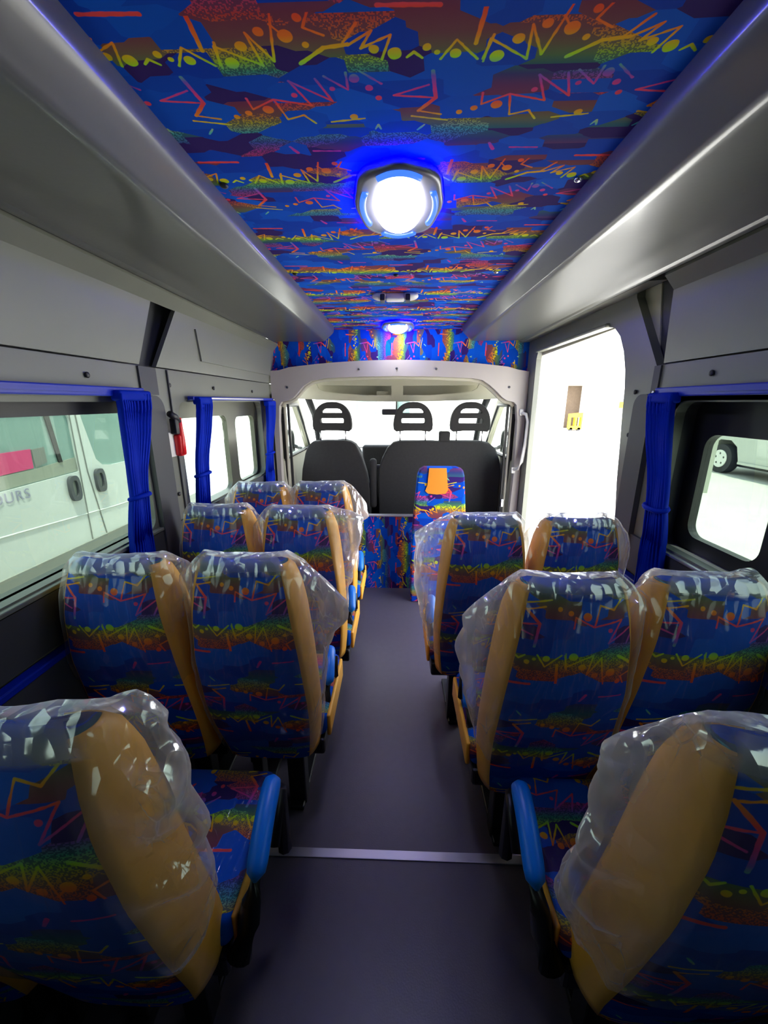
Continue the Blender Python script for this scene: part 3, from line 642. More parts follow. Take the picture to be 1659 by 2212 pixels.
# ------------------------------------------------------------------ curtains and rails
def curtain(name, s, ytop, ymid, ybot, ztop, zmid, zbot, label, X=0.985, n=11):
    t = empty(name, (s * X, (ytop[0] + ytop[1]) / 2, ztop)); tag(t, label, 'curtain', 'tied blue curtains')
    oy = (ytop[0] + ytop[1]) / 2
    bm = bmesh.new(); rows = []; NU, NV = n * 8, 40
    for j in range(NV + 1):
        z = ztop + (zbot - ztop) * j / NV
        if z > zmid: f = ((ztop - z) / (ztop - zmid)); f = f * f * (3 - 2 * f); y0 = ytop[0] + (ymid[0] - ytop[0]) * f; y1 = ytop[1] + (ymid[1] - ytop[1]) * f; tight = f
        else: f = ((zmid - z) / max(1e-3, zmid - zbot)); f = f ** 0.7; y0 = ymid[0] + (ybot[0] - ymid[0]) * f; y1 = ymid[1] + (ybot[1] - ymid[1]) * f; tight = 1 - f
        row = []
        for i in range(NU + 1):
            u = i / NU; amp = 0.016 - 0.004 * tight
            x = amp * math.sin(u * n * 2 * PI + 0.5 * math.sin(z * 9)) + 0.006 * math.sin(u * 7 + z * 5)
            y = y0 + (y1 - y0) * u + 0.003 * math.sin(u * n * 4 * PI + z * 12)
            row.append(bm.verts.new((-s * (0.012 + x) , y - oy, z - ztop)))
        rows.append(row)
    for a_, b_ in zip(rows, rows[1:]):
        for i in range(NU): bm.faces.new((a_[i], a_[i + 1], b_[i + 1], b_[i]))
    o = link('cloth', bm, 'curtain', t, True)
    so = o.modifiers.new('sol', 'SOLIDIFY'); so.thickness = 0.002
    bm = bmesh.new(); ym = (ymid[0] + ymid[1]) / 2 - oy; hw = (ymid[1] - ymid[0]) / 2
    tube(bm, [(-s * 0.015 + 0.024 * math.cos(q), ym + (hw + .001) * math.sin(q), zmid - ztop + 0.006 * math.cos(q)) for q in [2 * PI * k / 24 for k in range(25)]], 0.009, 8, cap=False)
    link('tie_band', bm, 'curtain', t, True)
    bm = bmesh.new(); bx(bm, -s * 0.012 - .02, -s * 0.012 + .02, ytop[0] - oy, ytop[1] - oy, -0.025, 0.012, 0.008); link('gathered_heading', bm, 'curtain', t, True)
    return t
curtain('curtain', -1, (1.385, 1.565), (1.375, 1.465), (1.31, 1.45), 1.628, 1.255, 0.93, 'blue curtain tied back at the left rear window beside the charcoal pillar')
curtain('curtain', -1, (1.95, 2.085), (1.865, 1.98), (1.83, 1.96), 1.612, 1.25, 0.98, 'blue curtain hanging at the rear edge of the left sliding window', n=9)
curtain('curtain', -1, (3.00, 3.19), (2.95, 3.06), (2.88, 3.06), 1.595, 1.22, 0.93, 'blue curtain at the front end of the left wall, next to the cab arch', n=9)
curtain('curtain', 1, (1.46, 1.60), (1.40, 1.51), (1.35, 1.50), 1.62, 1.22, 0.88, 'dark blue curtain tied back at the right rear window', n=9)
for nm, s, y0, y1, z, lb in (('curtain_rail', -1, -1.0, 1.565, 1.635, 'blue curtain rail above the left rear window'), ('curtain_rail', -1, 1.94, 3.2, 1.617, 'thin shiny curtain rail above the left sliding window'), ('curtain_rail', 1, -1.0, 1.60, 1.635, 'dark blue curtain rail above the right rear window')):
    t = empty(nm, (s * 0.995, (y0 + y1) / 2, z)); tag(t, lb, 'curtain rail'); h = (y1 - y0) / 2
    bm = bmesh.new(); zz = 0.016 if y0 < 0 else 0.009
    bx(bm, -0.016, 0.016, -h, h, -zz, zz, 0.004); link('rail', bm, 'bluerail', t)
    bm = bmesh.new(); bx(bm, -s * 0.018 - 0.003, -s * 0.018 + 0.003, -h + .03, h - 0.25, -0.004, 0.004); link('slider_track', bm, 'bluerail' if y0 < 0 else 'alu', t)
    bm = bmesh.new(); bmesh.ops.create_uvsphere(bm, u_segments=10, v_segments=8, radius=0.008); bmesh.ops.translate(bm, verts=bm.verts, vec=(-s * 0.02, h - 0.006, 0)); link('end_screw', bm, 'chrome', t, True)

# emergency hammer
eh = empty('emergency_hammer', (-1.005, 1.76, 1.46)); tag(eh, 'red emergency hammer with black head on the left pillar', 'hammer')
bm = bmesh.new()
tube(bm, [(0.02, 0.035, 0.07), (0.022, 0.03, 0.03), (0.022, 0.028, -0.02), (0.02, 0.025, -0.09)], [0.010, 0.012, 0.016, 0.017], 10)
bx(bm, -0.005, 0.03, 0.005, 0.055, -0.10, 0.0, 0.012, 3)
link('handle', bm, 'red', eh, True)
bm = bmesh.new(); tube(bm, [(0.02, 0.03, 0.055), (0.02, 0.0, 0.075), (0.02, -0.035, 0.09)], [0.012, 0.016, 0.014], 10); bx(bm, 0.0, 0.03, -0.015, 0.015, 0.0, 0.07, 0.006); link('hammer_head', bm, 'black', eh, True)
bm = bmesh.new(); bx(bm, -0.012, 0.0, -0.03, 0.055, -0.10, 0.01, 0.004); link('bracket', bm, 'white', eh)

# ------------------------------------------------------------------ passenger seats
#        z,    wr,    wf,    yr,    t
SEC = [(0.36, 0.140, 0.160, 0.100, 0.10), (0.45, 0.152, 0.168, 0.075, 0.125), (0.55, 0.162, 0.174, 0.045, 0.135), (0.65, 0.166, 0.177, 0.018, 0.135), (0.85, 0.158, 0.175, -0.020, 0.13),
       (1.00, 0.142, 0.165, -0.028, 0.12), (1.08, 0.130, 0.154, -0.018, 0.100), (1.13, 0.120, 0.138, -0.004, 0.074), (1.150, 0.113, 0.124, 0.004, 0.052), (1.158, 0.102, 0.110, 0.014, 0.034)]
def sec(z):
    z = max(SEC[0][0], min(SEC[-1][0], z))
    for a_, b_ in zip(SEC, SEC[1:]):
        if z <= b_[0]:
            f = (z - a_[0]) / (b_[0] - a_[0]); return [a_[k] + (b_[k] - a_[k]) * f for k in range(1, 5)]
def ring(z, off=0.0):
    """returns rear pts (left->right), right side pts, front pts (right->left), left side pts"""
    wr_, wf_, yr, t = sec(z); wr_ += off; wf_ += off; yr -= off; t += 2 * off
    bulge = 0.014
    rear = [(-wr_ + 2 * wr_ * k / 14, yr - bulge * (1 - (2 * k / 14 - 1) ** 4)) for k in range(15)]
    side = [(wr_ + (wf_ - wr_) * k / 6 + 0.010 * math.sin(PI * k / 6), yr + t * k / 6) for k in range(7)]
    front = [(wf_ - 2 * wf_ * k / 14, yr + t - 0.02 * math.sin(PI * k / 14)) for k in range(15)]
    left = [(-x, y) for x, y in side][::-1]
    return rear, side, front, left
ZL = [0.36 + (1.13 - 0.36) * i / 26 for i in range(27)] + [1.140, 1.150, 1.155, 1.158]
def surf(name, pick, m, parent, closed=False, cap=False):
    bm = bmesh.new(); rows = []
    for z in ZL:
        rows.append([bm.verts.new((x, y, z)) for x, y in pick(ring(z))])
    n = len(rows[0])
    for a_, b_ in zip(rows, rows[1:]):
        for i in range(n - (0 if closed else 1)): bm.faces.new((a_[i], a_[(i + 1) % n], b_[(i + 1) % n], b_[i]))
    if cap:
        bm.faces.new(rows[0][::-1]); bm.faces.new(rows[-1])
    return bm
def make_seat(name, side, label):
    """side: +1 aisle on +x, -1 aisle on -x"""
    t = empty(name); tag(t, label, 'passenger seat', 'patterned passenger seats')
    # body: fabric front and back
    bm = bmesh.new(); rows = []
    for z in ZL:
        r_, s_, f_, l_ = ring(z)
        lp = r_ + [(x - 0.004, y) for x, y in s_[1:-1]] + f_ + [(x + 0.004, y) for x, y in l_[1:-1]]
        rows.append([bm.verts.new((x, y, z)) for x, y in lp])
    n = len(rows[0])
    for a_, b_ in zip(rows, rows[1:]):
        for i in range(n): bm.faces.new((a_[i], a_[(i + 1) % n], b_[(i + 1) % n], b_[i]))
    bm.faces.new(rows[0][::-1]); bm.faces.new(rows[-1])
    o = link('backrest', bm, 'fabric', t, True)
    me = o.data; ul = me.uv_layers.new(name='UVMap')
    for p in me.polygons:
        for li in p.loop_indices:
            c = me.vertices[me.loops[li].vertex_index].co
            ul.data[li].uv = (c.x + 0.06, c.z - 0.89 + 0.366 * 3 + (c.y * 0.8 if c.z > 1.15 else 0))
    md = o.modifiers.new('es', 'EDGE_SPLIT'); md.split_angle = math.radians(50)
    # tan side panels (wrap a little onto the front as bolsters)
    for sx in (1, -1):
        bm = bmesh.new(); rows = []
        zl = [z for z in ZL if z <= 1.151]
        for z in zl:
            r_, s_, f_, l_ = ring(z)
            e = 0.002
            q = [(r_[-1][0] - 0.001, r_[-1][1] + 0.0005)] + [(x + e, y) for x, y in s_[1:]] + [(x - 0.0, y + 0.006) for x, y in f_[1:4]]
            k = 0.55 if z < 0.45 else 1
            rows.append([bm.verts.new((sx * x, y, z)) for x, y in q])
        for a_, b_ in zip(rows, rows[1:]):
            for i in range(len(a_) - 1): bm.faces.new((a_[i], a_[i + 1], b_[i + 1], b_[i]))
        so = link('side_bolster', bm, 'tan', t, True)
        ms = so.modifiers.new('sol', 'SOLIDIFY'); ms.thickness = 0.004; ms.offset = 0
    # seat cushion
    s = side; xa, xb = (-0.165, 0.205) if s > 0 else (-0.205, 0.165)
    bm = bmesh.new(); bx(bm, xa + 0.012, xb - 0.012, 0.17, 0.56, 0.37, 0.475, 0.028, 4)
    o = link('seat_cushion', bm, 'fabric', t, True); uvproj(o, lambda c: (c.x + 0.25, c.y + 0.04 + (c.z - 0.47)))
    for xx in (xa, xb - 0.016):
        bm = bmesh.new(); bx(bm, xx, xx + 0.016, 0.19, 0.54, 0.36, 0.455, 0.007, 3); link('cushion_side', bm, 'tan', t, True)
    bm = bmesh.new(); bx(bm, xa + 0.02, xb - 0.02, 0.16, 0.52, 0.30, 0.37, 0.01); link('seat_frame', bm, 'metalblack', t)
    for lx in (s * 0.055, -s * 0.10):
        bm = bmesh.new(); bx(bm, lx - 0.035 if lx * s > 0 else lx - .02, lx + 0.035 if lx * s > 0 else lx + .02, 0.20, 0.26, 0.0, 0.31, 0.006); bx(bm, lx - .03, lx + .03, 0.17, 0.50, 0.0, 0.02, 0.005); link('leg', bm, 'metalblack', t)
    bm = bmesh.new(); bx(bm, -0.03, 0.03, 0.44, 0.50, 0.0, 0.31, 0.006); link('leg', bm, 'metalblack', t)
    return t
def add_arm(t, s, ax, y0, z0, y1, z1, pivot):
    """padded armrest on the aisle side: pad from (y0,z0) near to (y1,z1) far"""
    bm = bmesh.new(); n = 14; pts = []; rr = []
    for i in range(n + 1):
        f = i / n; pts.append((s * ax - s * 0.012 * f, y0 + (y1 - y0) * f, z0 + (z1 - z0) * f + 0.018 * math.sin(PI * f)))
        rr.append(0.025 * (math.sqrt(max(0.0, 1 - (abs(2 * f - 1)) ** 8)) * 0.85 + 0.15))
    tube(bm, pts, rr, 16); pad = link('armrest_pad', bm, 'armblue', t, True)
    bm = bmesh.new()
    q = [(s * (ax - 0.005), y0 + 0.03, z0 - 0.01), (s * (ax - 0.01), y0 - 0.005, z0 - 0.05), (s * (ax - 0.025), y0 + 0.0, z0 - 0.13), (s * (ax - 0.04), pivot[0], pivot[1])]
    tube(bm, q, [0.015, 0.022, 0.026, 0.03], 12)
    link('armrest_bracket', bm, 'metalblack', t, True)
    bm = bmesh.new()
    tube(bm, [(s * (ax + 0.014), y0 + 0.10, z0 - 0.035), (s * (ax + 0.01), y1 - 0.02, z1 - 0.03), (s * (ax + 0.0), y1 + 0.01, z1 - 0.06), (s * (ax + 0.0), y1 - 0.0, 0.35)], [0.012, 0.014, 0.016, 0.02], 8)
    link('armrest_support', bm, 'metalblack', t, True)

protoL = make_seat('passenger_seat', 1, 'x'); protoR = make_seat('passenger_seat', -1, 'x')
spots = [ # side, cx, y, armrest?, label
 (1, -0.420, 2.115, 1, 'patterned seat in the front left row, on the aisle side'),
 (1, -0.752, 2.075, 0, 'patterned seat in the front left row, by the window'),
 (1, -0.420, 1.590, 1, 'patterned seat in the second left row, on the aisle side'),
 (1, -0.782, 1.600, 0, 'patterned seat in the second left row, beside the pillar'),
 (1, -0.448, 1.030, 1, 'patterned seat in the third left row, aisle side, plastic bulging into the aisle'),
 (1, -0.818, 1.015, 0, 'patterned seat in the third left row, beside the rear window'),
 (1, -0.565, 0.420, 1, 'nearest left seat with broad tan side, bottom left of the photo'),
 (1, -0.885, 0.415, 0, 'nearest left window seat, cut by the left edge of the photo'),
 (-1, 0.362, 1.495, 1, 'patterned seat in the front right row, on the aisle side'),
 (-1, 0.728, 1.485, 0, 'patterned seat in the front right row, in front of the open door'),
 (-1, 0.457, 0.920, 1, 'patterned seat in the middle right row, on the aisle side'),
 (-1, 0.815, 0.935, 0, 'patterned seat in the middle right row, beside the right window'),
 (-1, 0.572, 0.425, 1, 'nearest right seat with broad tan side, bottom right of the photo'),
]
seats = []
used = {1: False, -1: False}
for (s, cx, y, arm, lb) in spots:
    pr_ = protoL if s > 0 else protoR
    o = pr_ if not used[s] else copy_tree(pr_)
    used[s] = True; o.location = (cx, y, 0); o['label'] = lb
    if cx < -0.88: o.scale = (0.66, 1, 1)
    seats.append((o, s, cx, y, arm))
# armrests differ a little from row to row
for i, (o, s, cx, y, arm) in enumerate(seats):
    if not arm: continue
    near = y < 0.6
    ax = 0.25 if near else 0.185
    if near: add_arm(o, s, ax, 0.205, 0.545, 0.41, 0.62, (0.17, 0.36))
    else: add_arm(o, s, ax, 0.27, 0.525, 0.41, 0.60, (0.22, 0.36))
# seat belt stalk hanging under the third left row
sb = empty('seat_belt_buckle', (-0.575, 1.27, 0.0)); tag(sb, 'black seat belt buckle hanging below the third left row seats', 'seat belt')
bm = bmesh.new(); bx(bm, -0.014, 0.014, -0.01, 0.01, 0.17, 0.25, 0.006); link('buckle', bm, 'black', sb)
bm = bmesh.new(); bx(bm, -0.012, 0.012, -0.002, 0.002, 0.25, 0.34); link('strap', bm, 'black', sb)

# ------------------------------------------------------------------ plastic covers
def interp(tab, z):
    tab = sorted(tab)
    if z <= tab[0][0]: return tab[0][1:]
    if z >= tab[-1][0]: return tab[-1][1:]
    for a_, b_ in zip(tab, tab[1:]):
        if z <= b_[0]:
            f = (z - a_[0]) / (b_[0] - a_[0]); return tuple(a_[k] + (b_[k] - a_[k]) * f for k in range(1, len(a_)))
def cover(loc, s, wing, zb, label, seed, out_wing=None, amp=0.006, topd=0.012):
    """bag over the backrest. wing: (z, dx, dy) bulge of the aisle-side fold; out_wing the other side"""
    bm = bmesh.new(); rows = []; NZ = 44; FL = bm.verts.layers.float.new('fold')
    zt = 1.158 + topd
    for j in range(NZ + 1):
        z = zb + (zt - zb) * j / NZ
        zz = min(z, 1.15); off = 0.007
        if z > 1.135: off = 0.007 - 0.02 * ((z - 1.135) / (zt - 1.135)) ** 2
        r_, s_, f_, l_ = ring(min(zz, 1.13 if z > 1.13 else zz), off)
        wx, wy = interp(wing, z); ox, oy = interp(out_wing, z) if out_wing else (0.004, 0.0)
        def fold(P, wx, wy):
            o_ = []
            m_ = len(P)
            for i, (x, y) in enumerate(P):
                f = i / (m_ - 1); g = math.sin(PI * f) ** 0.8 if 0 < f < 1 else 0
                o_.append((x + wx * g, y + wy * g))
            return o_
        S = fold([(s_[0][0] + (s_[-1][0] - s_[0][0]) * k / 14, s_[0][1] + (s_[-1][1] - s_[0][1]) * k / 14) for k in range(15)], wx + 0.008, wy)
        Lf = fold([(l_[0][0] + (l_[-1][0] - l_[0][0]) * k / 10, l_[0][1] + (l_[-1][1] - l_[0][1]) * k / 10) for k in range(11)], -ox - 0.006, oy)
        lp = r_ + S[1:-1] + f_ + Lf[1:-1]
        row = []
        for i, (x, y) in enumerate(lp):
            nv = Vector((x * 9 + z * 3 + seed * 3.1, y * 9 - z * 2, z * 6 + x * 4 + seed)); vd = noise.voronoi(nv)[0]; q = 1.1 * noise.noise(nv * 1.1) + 1.3 * (vd[1] - vd[0]) - 0.35
            isS = 15 <= i < 28
            a_ = amp * (2.4 if isS and wx > 0.02 else 1.0)
            nx = (x / 0.17); 
            ddx = a_ * q * nx; ddy = a_ * q * (0.35 if i < 15 else 1)
            if z > 1.15: ddx *= 0.4
            ddz = (0.004 * q if z > 1.13 else 0) + (0.015 * noise.noise(Vector((i * .35, seed, 0))) if j == 0 else 0)
            vv = bm.verts.new((s * (x + abs(ddx) * (1 if x > 0 else -1)), y + (-abs(ddy) if i < 15 else ddy), z + ddz))
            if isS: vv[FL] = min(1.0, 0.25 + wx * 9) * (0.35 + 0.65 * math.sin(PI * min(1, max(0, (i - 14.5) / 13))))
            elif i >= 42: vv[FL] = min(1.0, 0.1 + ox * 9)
            elif z > 1.135: vv[FL] = 0.95  # pale top rim: window light on the film painted in as opacity
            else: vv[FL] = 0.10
            row.append(vv)
        rows.append(row)
    n = len(rows[0])
    for a_, b_ in zip(rows, rows[1:]):
        for i in range(n): bm.faces.new((a_[i], a_[(i + 1) % n], b_[(i + 1) % n], b_[i]))
    bm.faces.new(rows[-1])
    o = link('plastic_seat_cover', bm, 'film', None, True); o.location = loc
    if loc[0] < -0.88: o.scale = (0.66, 1, 1)
    tag(o, label, 'plastic cover', 'clear plastic covers on the seat backs')
    return o
flat = [(0.3, 0.0, 0.0), (1.2, 0.0, 0.0)]
mid = [(0.55, 0.0, 0.0), (0.8, 0.012, 0.0), (0.95, 0.035, 0.0), (1.08, 0.05, 0.0), (1.14, 0.02, 0), (1.17, 0.0, 0)]
W = [
 ((-0.420, 2.115, 0), 1, [(0.6, 0.0, 0), (0.75, 0.01, 0), (0.92, 0.03, 0), (0.98, 0.09, 0), (1.05, 0.08, 0), (1.12, 0.05, 0), (1.17, 0.0, 0)], 0.62, 'clear plastic bag on the front left aisle seat', mid),
 ((-0.752, 2.075, 0), 1, mid, 0.66, 'clear plastic bag on the front left window seat', mid),
 ((-0.420, 1.590, 0), 1, [(0.6, 0.0, 0), (0.78, 0.015, 0), (0.92, 0.06, 0), (1.05, 0.11, 0), (1.12, 0.125, 0), (1.145, 0.10, 0), (1.17, 0.0, 0)], 0.62, 'clear plastic bag on the second left row aisle seat', mid),
 ((-0.782, 1.600, 0), 1, mid, 0.70, 'clear plastic bag on the second left row seat beside the pillar', flat),
 ((-0.448, 1.030, 0), 1, [(0.35, 0.0, 0), (0.55, 0.012, 0), (0.75, 0.03, 0), (0.88, 0.055, 0), (0.96, 0.12, 0.01), (1.02, 0.13, 0.01), (1.08, 0.09, 0), (1.12, 0.06, 0), (1.17, 0.0, 0)], 0.42, 'wrinkled clear plastic bag flaring into the aisle on the third left row', [(0.8, 0, 0), (1.0, 0.02, 0), (1.1, 0.045, 0), (1.17, 0, 0)]),
 ((-0.818, 1.015, 0), 1, [(0.8, 0.0, 0), (0.98, 0.02, 0), (1.06, 0.04, 0), (1.14, 0.075, 0), (1.17, 0.03, 0)], 0.78, 'clear plastic bag on the third left row window seat', flat),
 ((-0.565, 0.420, 0), 1, [(0.55, 0.0, 0), (0.68, 0.03, 0.01), (0.8, 0.05, 0.02), (0.95, 0.06, 0.02), (1.08, 0.075, 0.02), (1.14, 0.07, 0.02), (1.18, 0.05, 0.02)], 0.62, 'wrinkled clear plastic cover on the nearest left seat', flat),
 ((-0.884, 0.415, 0), 1, flat, 0.62, 'clear plastic cover on the nearest left window seat at the photo edge', flat),
 ((0.362, 1.495, 0), -1, [(0.35, 0.0, 0), (0.55, 0.03, 0), (0.7, 0.06, 0), (0.85, 0.09, 0), (1.0, 0.115, 0), (1.08, 0.11, 0), (1.13, 0.06, 0), (1.17, 0.0, 0)], 0.50, 'long milky plastic bag on the front right aisle seat', [(0.75, 0, 0), (1.0, 0.015, 0), (1.12, 0.02, 0), (1.17, 0, 0)]),
 ((0.728, 1.485, 0), -1, [(0.7, 0.0, 0), (0.95, 0.04, 0), (1.1, 0.045, 0), (1.17, 0.0, 0)], 0.70, 'clear plastic bag with a pointed tip on the seat before the open door', [(0.7, 0.0, 0), (0.9, 0.02, 0), (1.04, 0.05, 0), (1.1, 0.04, 0), (1.17, 0, 0)]),
 ((0.457, 0.920, 0), -1, [(0.5, 0.0, 0), (0.65, 0.03, 0), (0.8, 0.07, 0), (0.95, 0.10, 0), (1.05, 0.105, 0), (1.12, 0.05, 0), (1.17, 0.0, 0)], 0.55, 'wide clear plastic bag on the middle right row aisle seat', [(0.85, 0, 0), (1.0, 0.03, 0), (1.1, 0.05, 0), (1.17, 0, 0)]),
 ((0.815, 0.935, 0), -1, [(0.8, 0.0, 0), (0.95, 0.02, 0), (1.08, 0.055, 0), (1.17, 0.0, 0)], 0.80, 'clear plastic bag on the middle right row window seat', flat),
 ((0.572, 0.425, 0), -1, [(0.55, 0.0, 0), (0.65, 0.05, 0.02), (0.8, 0.075, 0.02), (0.95, 0.08, 0.02), (1.08, 0.10, 0.02), (1.12, 0.11, 0.02), (1.15, 0.06, 0.02), (1.18, 0.03, 0.02)], 0.60, 'wrinkled clear plastic cover on the nearest right seat', flat),
]
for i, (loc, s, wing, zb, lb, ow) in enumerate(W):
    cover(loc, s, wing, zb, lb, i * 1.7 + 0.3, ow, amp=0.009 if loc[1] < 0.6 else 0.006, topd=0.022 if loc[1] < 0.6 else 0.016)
# film stretched over the two nearest seat cushions
for cx, s, y, lb in ((-0.565, 1, 0.42, 'glossy plastic film stretched over the nearest left seat cushion'), (0.572, -1, 0.425, 'glossy plastic film stretched over the nearest right seat cushion')):
    bm = bmesh.new(); rows = []
    for j in range(25):
        row = []
        for i in range(21):
            x = (-0.160 + 0.36 * i / 20); yy = 0.19 + 0.35 * j / 24
            z = 0.479 + 0.005 * abs(noise.noise(Vector((x * 30 + yy * 16, yy * 6 - x * 8, s)))) * 2
            row.append(bm.verts.new((s * x, yy, z)))
        rows.append(row)
    for a_, b_ in zip(rows, rows[1:]):
        for i in range(20): bm.faces.new((a_[i], a_[i + 1], b_[i + 1], b_[i]))
    o = link('plastic_cushion_film', bm, 'filmtight', None, True); o.location = (cx, y, 0); tag(o, lb, 'plastic cover')

# ------------------------------------------------------------------ outside
GZ = -0.55
g = box('ground', (-60, 60, -40, 80, GZ - 0.1, GZ), 'concrete'); tag(g, kind='structure')
MT['handlegrey'] = mat('grey_door_handle', (0.10, 0.10, 0.11), 0.5, var=0.05)
# white van parked on the left
vx = -3.0
van = empty('parked_white_van', (vx, 3.0, GZ)); tag(van, 'white van parked outside the left rear window', 'van')
def vp(u, v, d): return (-d, u - 3.0, v - GZ)
body = [(0.2, -0.25), (0.2, 1.95), (0.4, 2.05), (4.6, 2.05), (5.2, 1.55), (5.6, 1.0), (6.3, 0.85), (6.4, 0.0), (6.3, -0.25)]
winA = [(1.0, 0.90), (1.0, 1.60), (3.54, 1.60), (3.60, 1.46), (3.598, 0.967), (2.674, 0.932)]
winB = [(3.72, 1.62), (3.75, 1.42), (3.83, 1.05), (3.90, 0.985), (4.03, 0.965), (4.9, 0.965), (4.75, 1.3), (4.45, 1.62)]
o = plate('body_side', body, [winA, winB], vp, 0.05, 'vanwhite', van)
o = plate('body_shell', body, [], lambda u, v, d: (-0.25 - d, u - 3.0, v - GZ), 1.5, 'vanwhite', van)
plate('side_window', winA, [], lambda u, v, d: (-0.02 - d, u - 3.0, v - GZ), 0.01, 'carglass', van)
plate('front_window', winB, [], lambda u, v, d: (-0.02 - d, u - 3.0, v - GZ), 0.01, 'carglass', van)
plate('window_bar', [(3.34, 1.60), (3.39, 1.60), (3.44, 1.08), (3.40, 1.08)], [], lambda u, v, d: (-0.005 - d, u - 3.0, v - GZ), 0.01, 'black', van)
bm = bmesh.new()
for pts in ([(3.609, 1.6), (3.598, 0.95), (3.579, 0.169), (3.57, -0.2)], [(3.675, 1.6), (3.69, 0.95), (3.80, 0.134), (3.83, -0.2)]):
    tube(bm, [(0.003, u - 3.0, v - GZ) for u, v in pts], 0.006, 6)
link('door_seam', bm, 'vangrey', van)
plate('lower_cladding', [(0.2, -0.25), (0.2, 0.28), (6.0, 0.30), (6.0, -0.25)], [], lambda u, v, d: (0.02 - d, u - 3.0, v - GZ), 0.02, 'vangrey', van)
bm = bmesh.new(); tube(bm, [(0.0, u - 3.0, v - GZ) for u, v in ((0.3, 0.62), (2.7, 0.605), (4.0, 0.53), (5.5, 0.5))], 0.007, 8); link('body_crease', bm, 'vanwhite', van, True)
for hy, hz in ((3.485, 0.826), (3.817, 0.84)):
    bm = bmesh.new(); plate_bm(bm, [(q[0], q[1]) for q in disc_pts(hy, hz, 0.062, 0.118, 24, 3)], [[(q[0], q[1]) for q in disc_pts(hy, hz, 0.03, 0.075, 20, 3)]], lambda u, v, d: (0.03 - d, u - 3.0, v - GZ), 0.03)
    h_ = link('door_handle', bm, 'handlegrey', van)
    plate('handle_recess', disc_pts(hy, hz, 0.03, 0.075, 20, 3), [], lambda u, v, d: (0.006 - d, u - 3.0, v - GZ), 0.004, 'column', h_)
cu = bpy.data.curves.new('lettering', 'FONT'); cu.body = 'OURS'; cu.size = 0.115; cu.extrude = 0.001; cu.align_x = 'RIGHT'; cu.space_character = 1.15
tmp = bpy.data.objects.new('tmp', cu); COL.objects.link(tmp); bpy.context.view_layer.update()
me = bpy.data.meshes.new_from_object(tmp.evaluated_get(bpy.context.evaluated_depsgraph_get())); bpy.data.objects.remove(tmp)
me.materials.clear(); me.materials.append(mat('pale_lilac_lettering', (0.42, 0.40, 0.55), 0.5, var=0))
tx = bpy.data.objects.new('lettering', me); COL.objects.link(tx); tx.parent = van
tx.location = (0.004, 3.05 - 3.0, 0.845 - GZ); tx.rotation_euler = (PI / 2, 0, PI / 2)
for wy in (1.3, 5.4):
    bm = bmesh.new(); bmesh.ops.create_cone(bm, cap_ends=True, segments=32, radius1=0.34, radius2=0.34, depth=0.22, matrix=Matrix.Translation((-0.1, wy - 3.0, 0.34)) @ Matrix.Rotation(PI / 2, 4, 'Y')); link('wheel', bm, 'tyre', van)
# flat coloured panels set in the van window, in front of its glass
MT['pink'] = mat('pink_paint', (0.85, 0.08, 0.25), 0.6, var=0.05)
plate('pink_panel', [(1.6, 1.0), (1.6, 1.20), (3.16, 1.225), (3.15, 1.07)], [], lambda u, v, d: (-0.012 - d, u - 3.0, v - GZ), 0.006, 'pink', van)
plate('grey_panel', [(3.17, 1.07), (3.17, 1.22), (3.29, 1.23), (3.29, 1.10)], [], lambda u, v, d: (-0.012 - d, u - 3.0, v - GZ), 0.006, 'vangrey', van)
plate('sand_panel', [(1.0, 0.91), (1.0, 1.0), (3.15, 1.06), (3.59, 1.10), (3.59, 0.975), (2.674, 0.94)], [], lambda u, v, d: (-0.012 - d, u - 3.0, v - GZ), 0.006, 'column', van)

# silver off-roader beyond the right window
suv = empty('parked_silver_car', (10.18, 12.7, GZ)); tag(suv, 'silver off-road car parked outside the right window', 'car')
def sp_(u, v, d): return (d, -u, v)
bodyp = [(-0.9, 0.55), (-0.9, 1.15), (-0.7, 1.3), (0.7, 1.35), (1.2, 1.9), (4.3, 1.9), (4.6, 1.2), (4.65, 0.5), (4.2, 0.45), (3.9, 0.95), (3.4, 0.95), (3.05, 0.45), (0.65, 0.42), (0.50, 0.85), (0.25, 1.02), (-0.15, 1.02), (-0.42, 0.85), (-0.55, 0.55)]
plate('body', bodyp, [], sp_, 1.8, 'silver', suv)
plate('side_window', [(1.3, 1.35), (1.55, 1.8), (4.1, 1.8), (4.25, 1.35)], [], lambda u, v, d: (-0.01 + d, -u, v), 0.01, 'carglass', suv)
plate('side_step', [(0.7, 0.36), (3.0, 0.36), (3.0, 0.43), (0.7, 0.43)], [], lambda u, v, d: (-0.06 + d, -u, v), 0.08, 'silver', suv)
plate('underbody', [(-0.5, 0.25), (3.9, 0.25), (3.9, 0.6), (-0.5, 0.6)], [], lambda u, v, d: (0.2 + d, -u, v), 1.4, 'black', suv)
for u0 in (0.0, 3.6):
    wt = bmesh.new(); bmesh.ops.create_cone(wt, cap_ends=True, segments=40, radius1=0.44, radius2=0.44, depth=0.26, matrix=Matrix.Translation((0.10, -u0, 0.44)) @ Matrix.Rotation(PI / 2, 4, 'Y'))
    w_ = link('wheel', wt, 'tyre', suv)
    holes = [disc_pts(-u0 + 0.16 * math.cos(2 * PI * k / 5 + .3), 0.44 + 0.16 * math.sin(2 * PI * k / 5 + .3), 0.035, 0.035, 14) for k in range(5)]
    plate('rim', disc_pts(-u0, 0.44, 0.27, 0.27, 40), holes, lambda u, v, d: (-0.05 + d, u, v), 0.02, 'white', w_)
cl = box('concrete_column', (7.38, 7.60, 9.65, 9.95, GZ, 4.0), 'column'); tag(cl, 'slim grey column standing outside the right window', 'column')

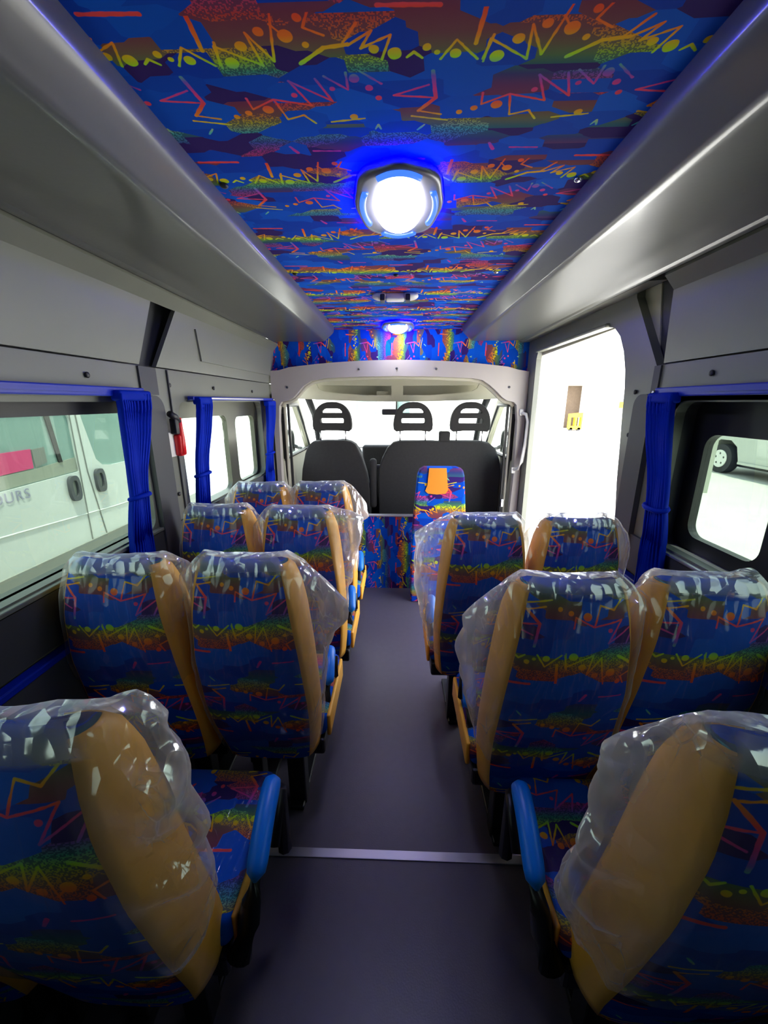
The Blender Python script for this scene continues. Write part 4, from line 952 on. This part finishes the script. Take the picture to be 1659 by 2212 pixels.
# building seen through the open side door
bd = empty('white_building', (13, 32, GZ)); tag(bd, 'bright white building seen through the open side door', 'building')
plate('facade', [(-12, 0), (14, 0), (14, 4.7), (-12, 4.7)], [[(0.05, 0.15), (1.3, 0.15), (1.3, 3.35), (0.05, 3.35)]], inY(0, 1), 0.4, 'wallout', bd)
MT['interior'] = mat('brown_interior', (0.20, 0.15, 0.11), 0.9, var=0.2)
plate('doorway_interior', [(-0.5, 0), (2, 0), (2, 4), (-0.5, 4)], [], inY(1.2, 1), 0.1, 'interior', bd)
box('roof_edge', (-12, 14, -0.5, 0.5, 4.66, 4.76), 'column', bd)
box('shutter_box', (-0.2, 1.5, -0.2, 0.1, 3.4, 4.4), 'column', bd)
box('upper_storey', (-12, 14, 0.5, 8, 4.7, 9.0), 'wallout', bd)
MT['yellow'] = mat('yellow_paint', (0.95, 0.55, 0.02), 0.5, var=0.05)
yc = empty('yellow_trolley', (13.25, 31.5, GZ)); tag(yc, 'small yellow cart standing in the dark doorway of the white building', 'cart')
yb = plate('cart_body', [(0, 0.1), (1.0, 0.1), (1.0, 1.35), (0, 1.25)], [[(0.12, 0.35), (0.43, 0.35), (0.43, 1.0), (0.12, 1.0)], [(0.57, 0.35), (0.88, 0.35), (0.88, 1.0), (0.57, 1.0)]], inY(0, 1), 0.3, 'yellow', yc)
for q in (0.2, 0.8):
    bm = bmesh.new(); bmesh.ops.create_cone(bm, cap_ends=True, segments=20, radius1=0.12, radius2=0.12, depth=0.3, matrix=Matrix.Translation((q, 0.15, 0.12)) @ Matrix.Rotation(PI / 2, 4, 'X')); link('cart_wheel', bm, 'tyre', yc)
pn = empty('doorway_notice_panel', (16.9, 31.7, GZ)); tag(pn, 'pale narrow panel with orange top right of the dark doorway', 'panel')
box('panel_board', (0, 0.7, 0, 0.1, 0.1, 2.2), 'column', pn); box('panel_top', (0.05, 0.65, -0.03, 0.0, 1.7, 2.15), 'yellow', pn)
# buildings ahead of the windscreen and to the left
b2 = empty('pale_building', (-6, 40, GZ)); tag(b2, 'pale low building ahead of the windscreen', 'building')
plate('facade', [(-12, 0), (10, 0), (10, 5), (-12, 5)], [[(2, 1), (4, 1), (4, 3), (2, 3)], [(6, 1), (8, 1), (8, 3), (6, 3)]], inY(0, 1), 0.3, 'wallout', b2)
plate('window_pane', [(1.5, 0.5), (8.5, 0.5), (8.5, 3.5), (1.5, 3.5)], [], inY(0.4, 1), 0.1, 'carglass', b2)
b3 = empty('low_green_building', (-22, 14, GZ)); tag(b3, 'pale green and white low building outside the left sliding window', 'building')
MT['palegreen'] = mat('pale_green_render', (0.35, 0.6, 0.5), 0.8, var=0.05)
plate('facade', [(-8, 0), (26, 0), (26, 3.6), (-8, 3.6)], [], inX(0, -1), 0.3, 'palegreen', b3)
box('roof', (-1, 0.4, -8, 26, 3.6, 4.2), 'wallout', b3)
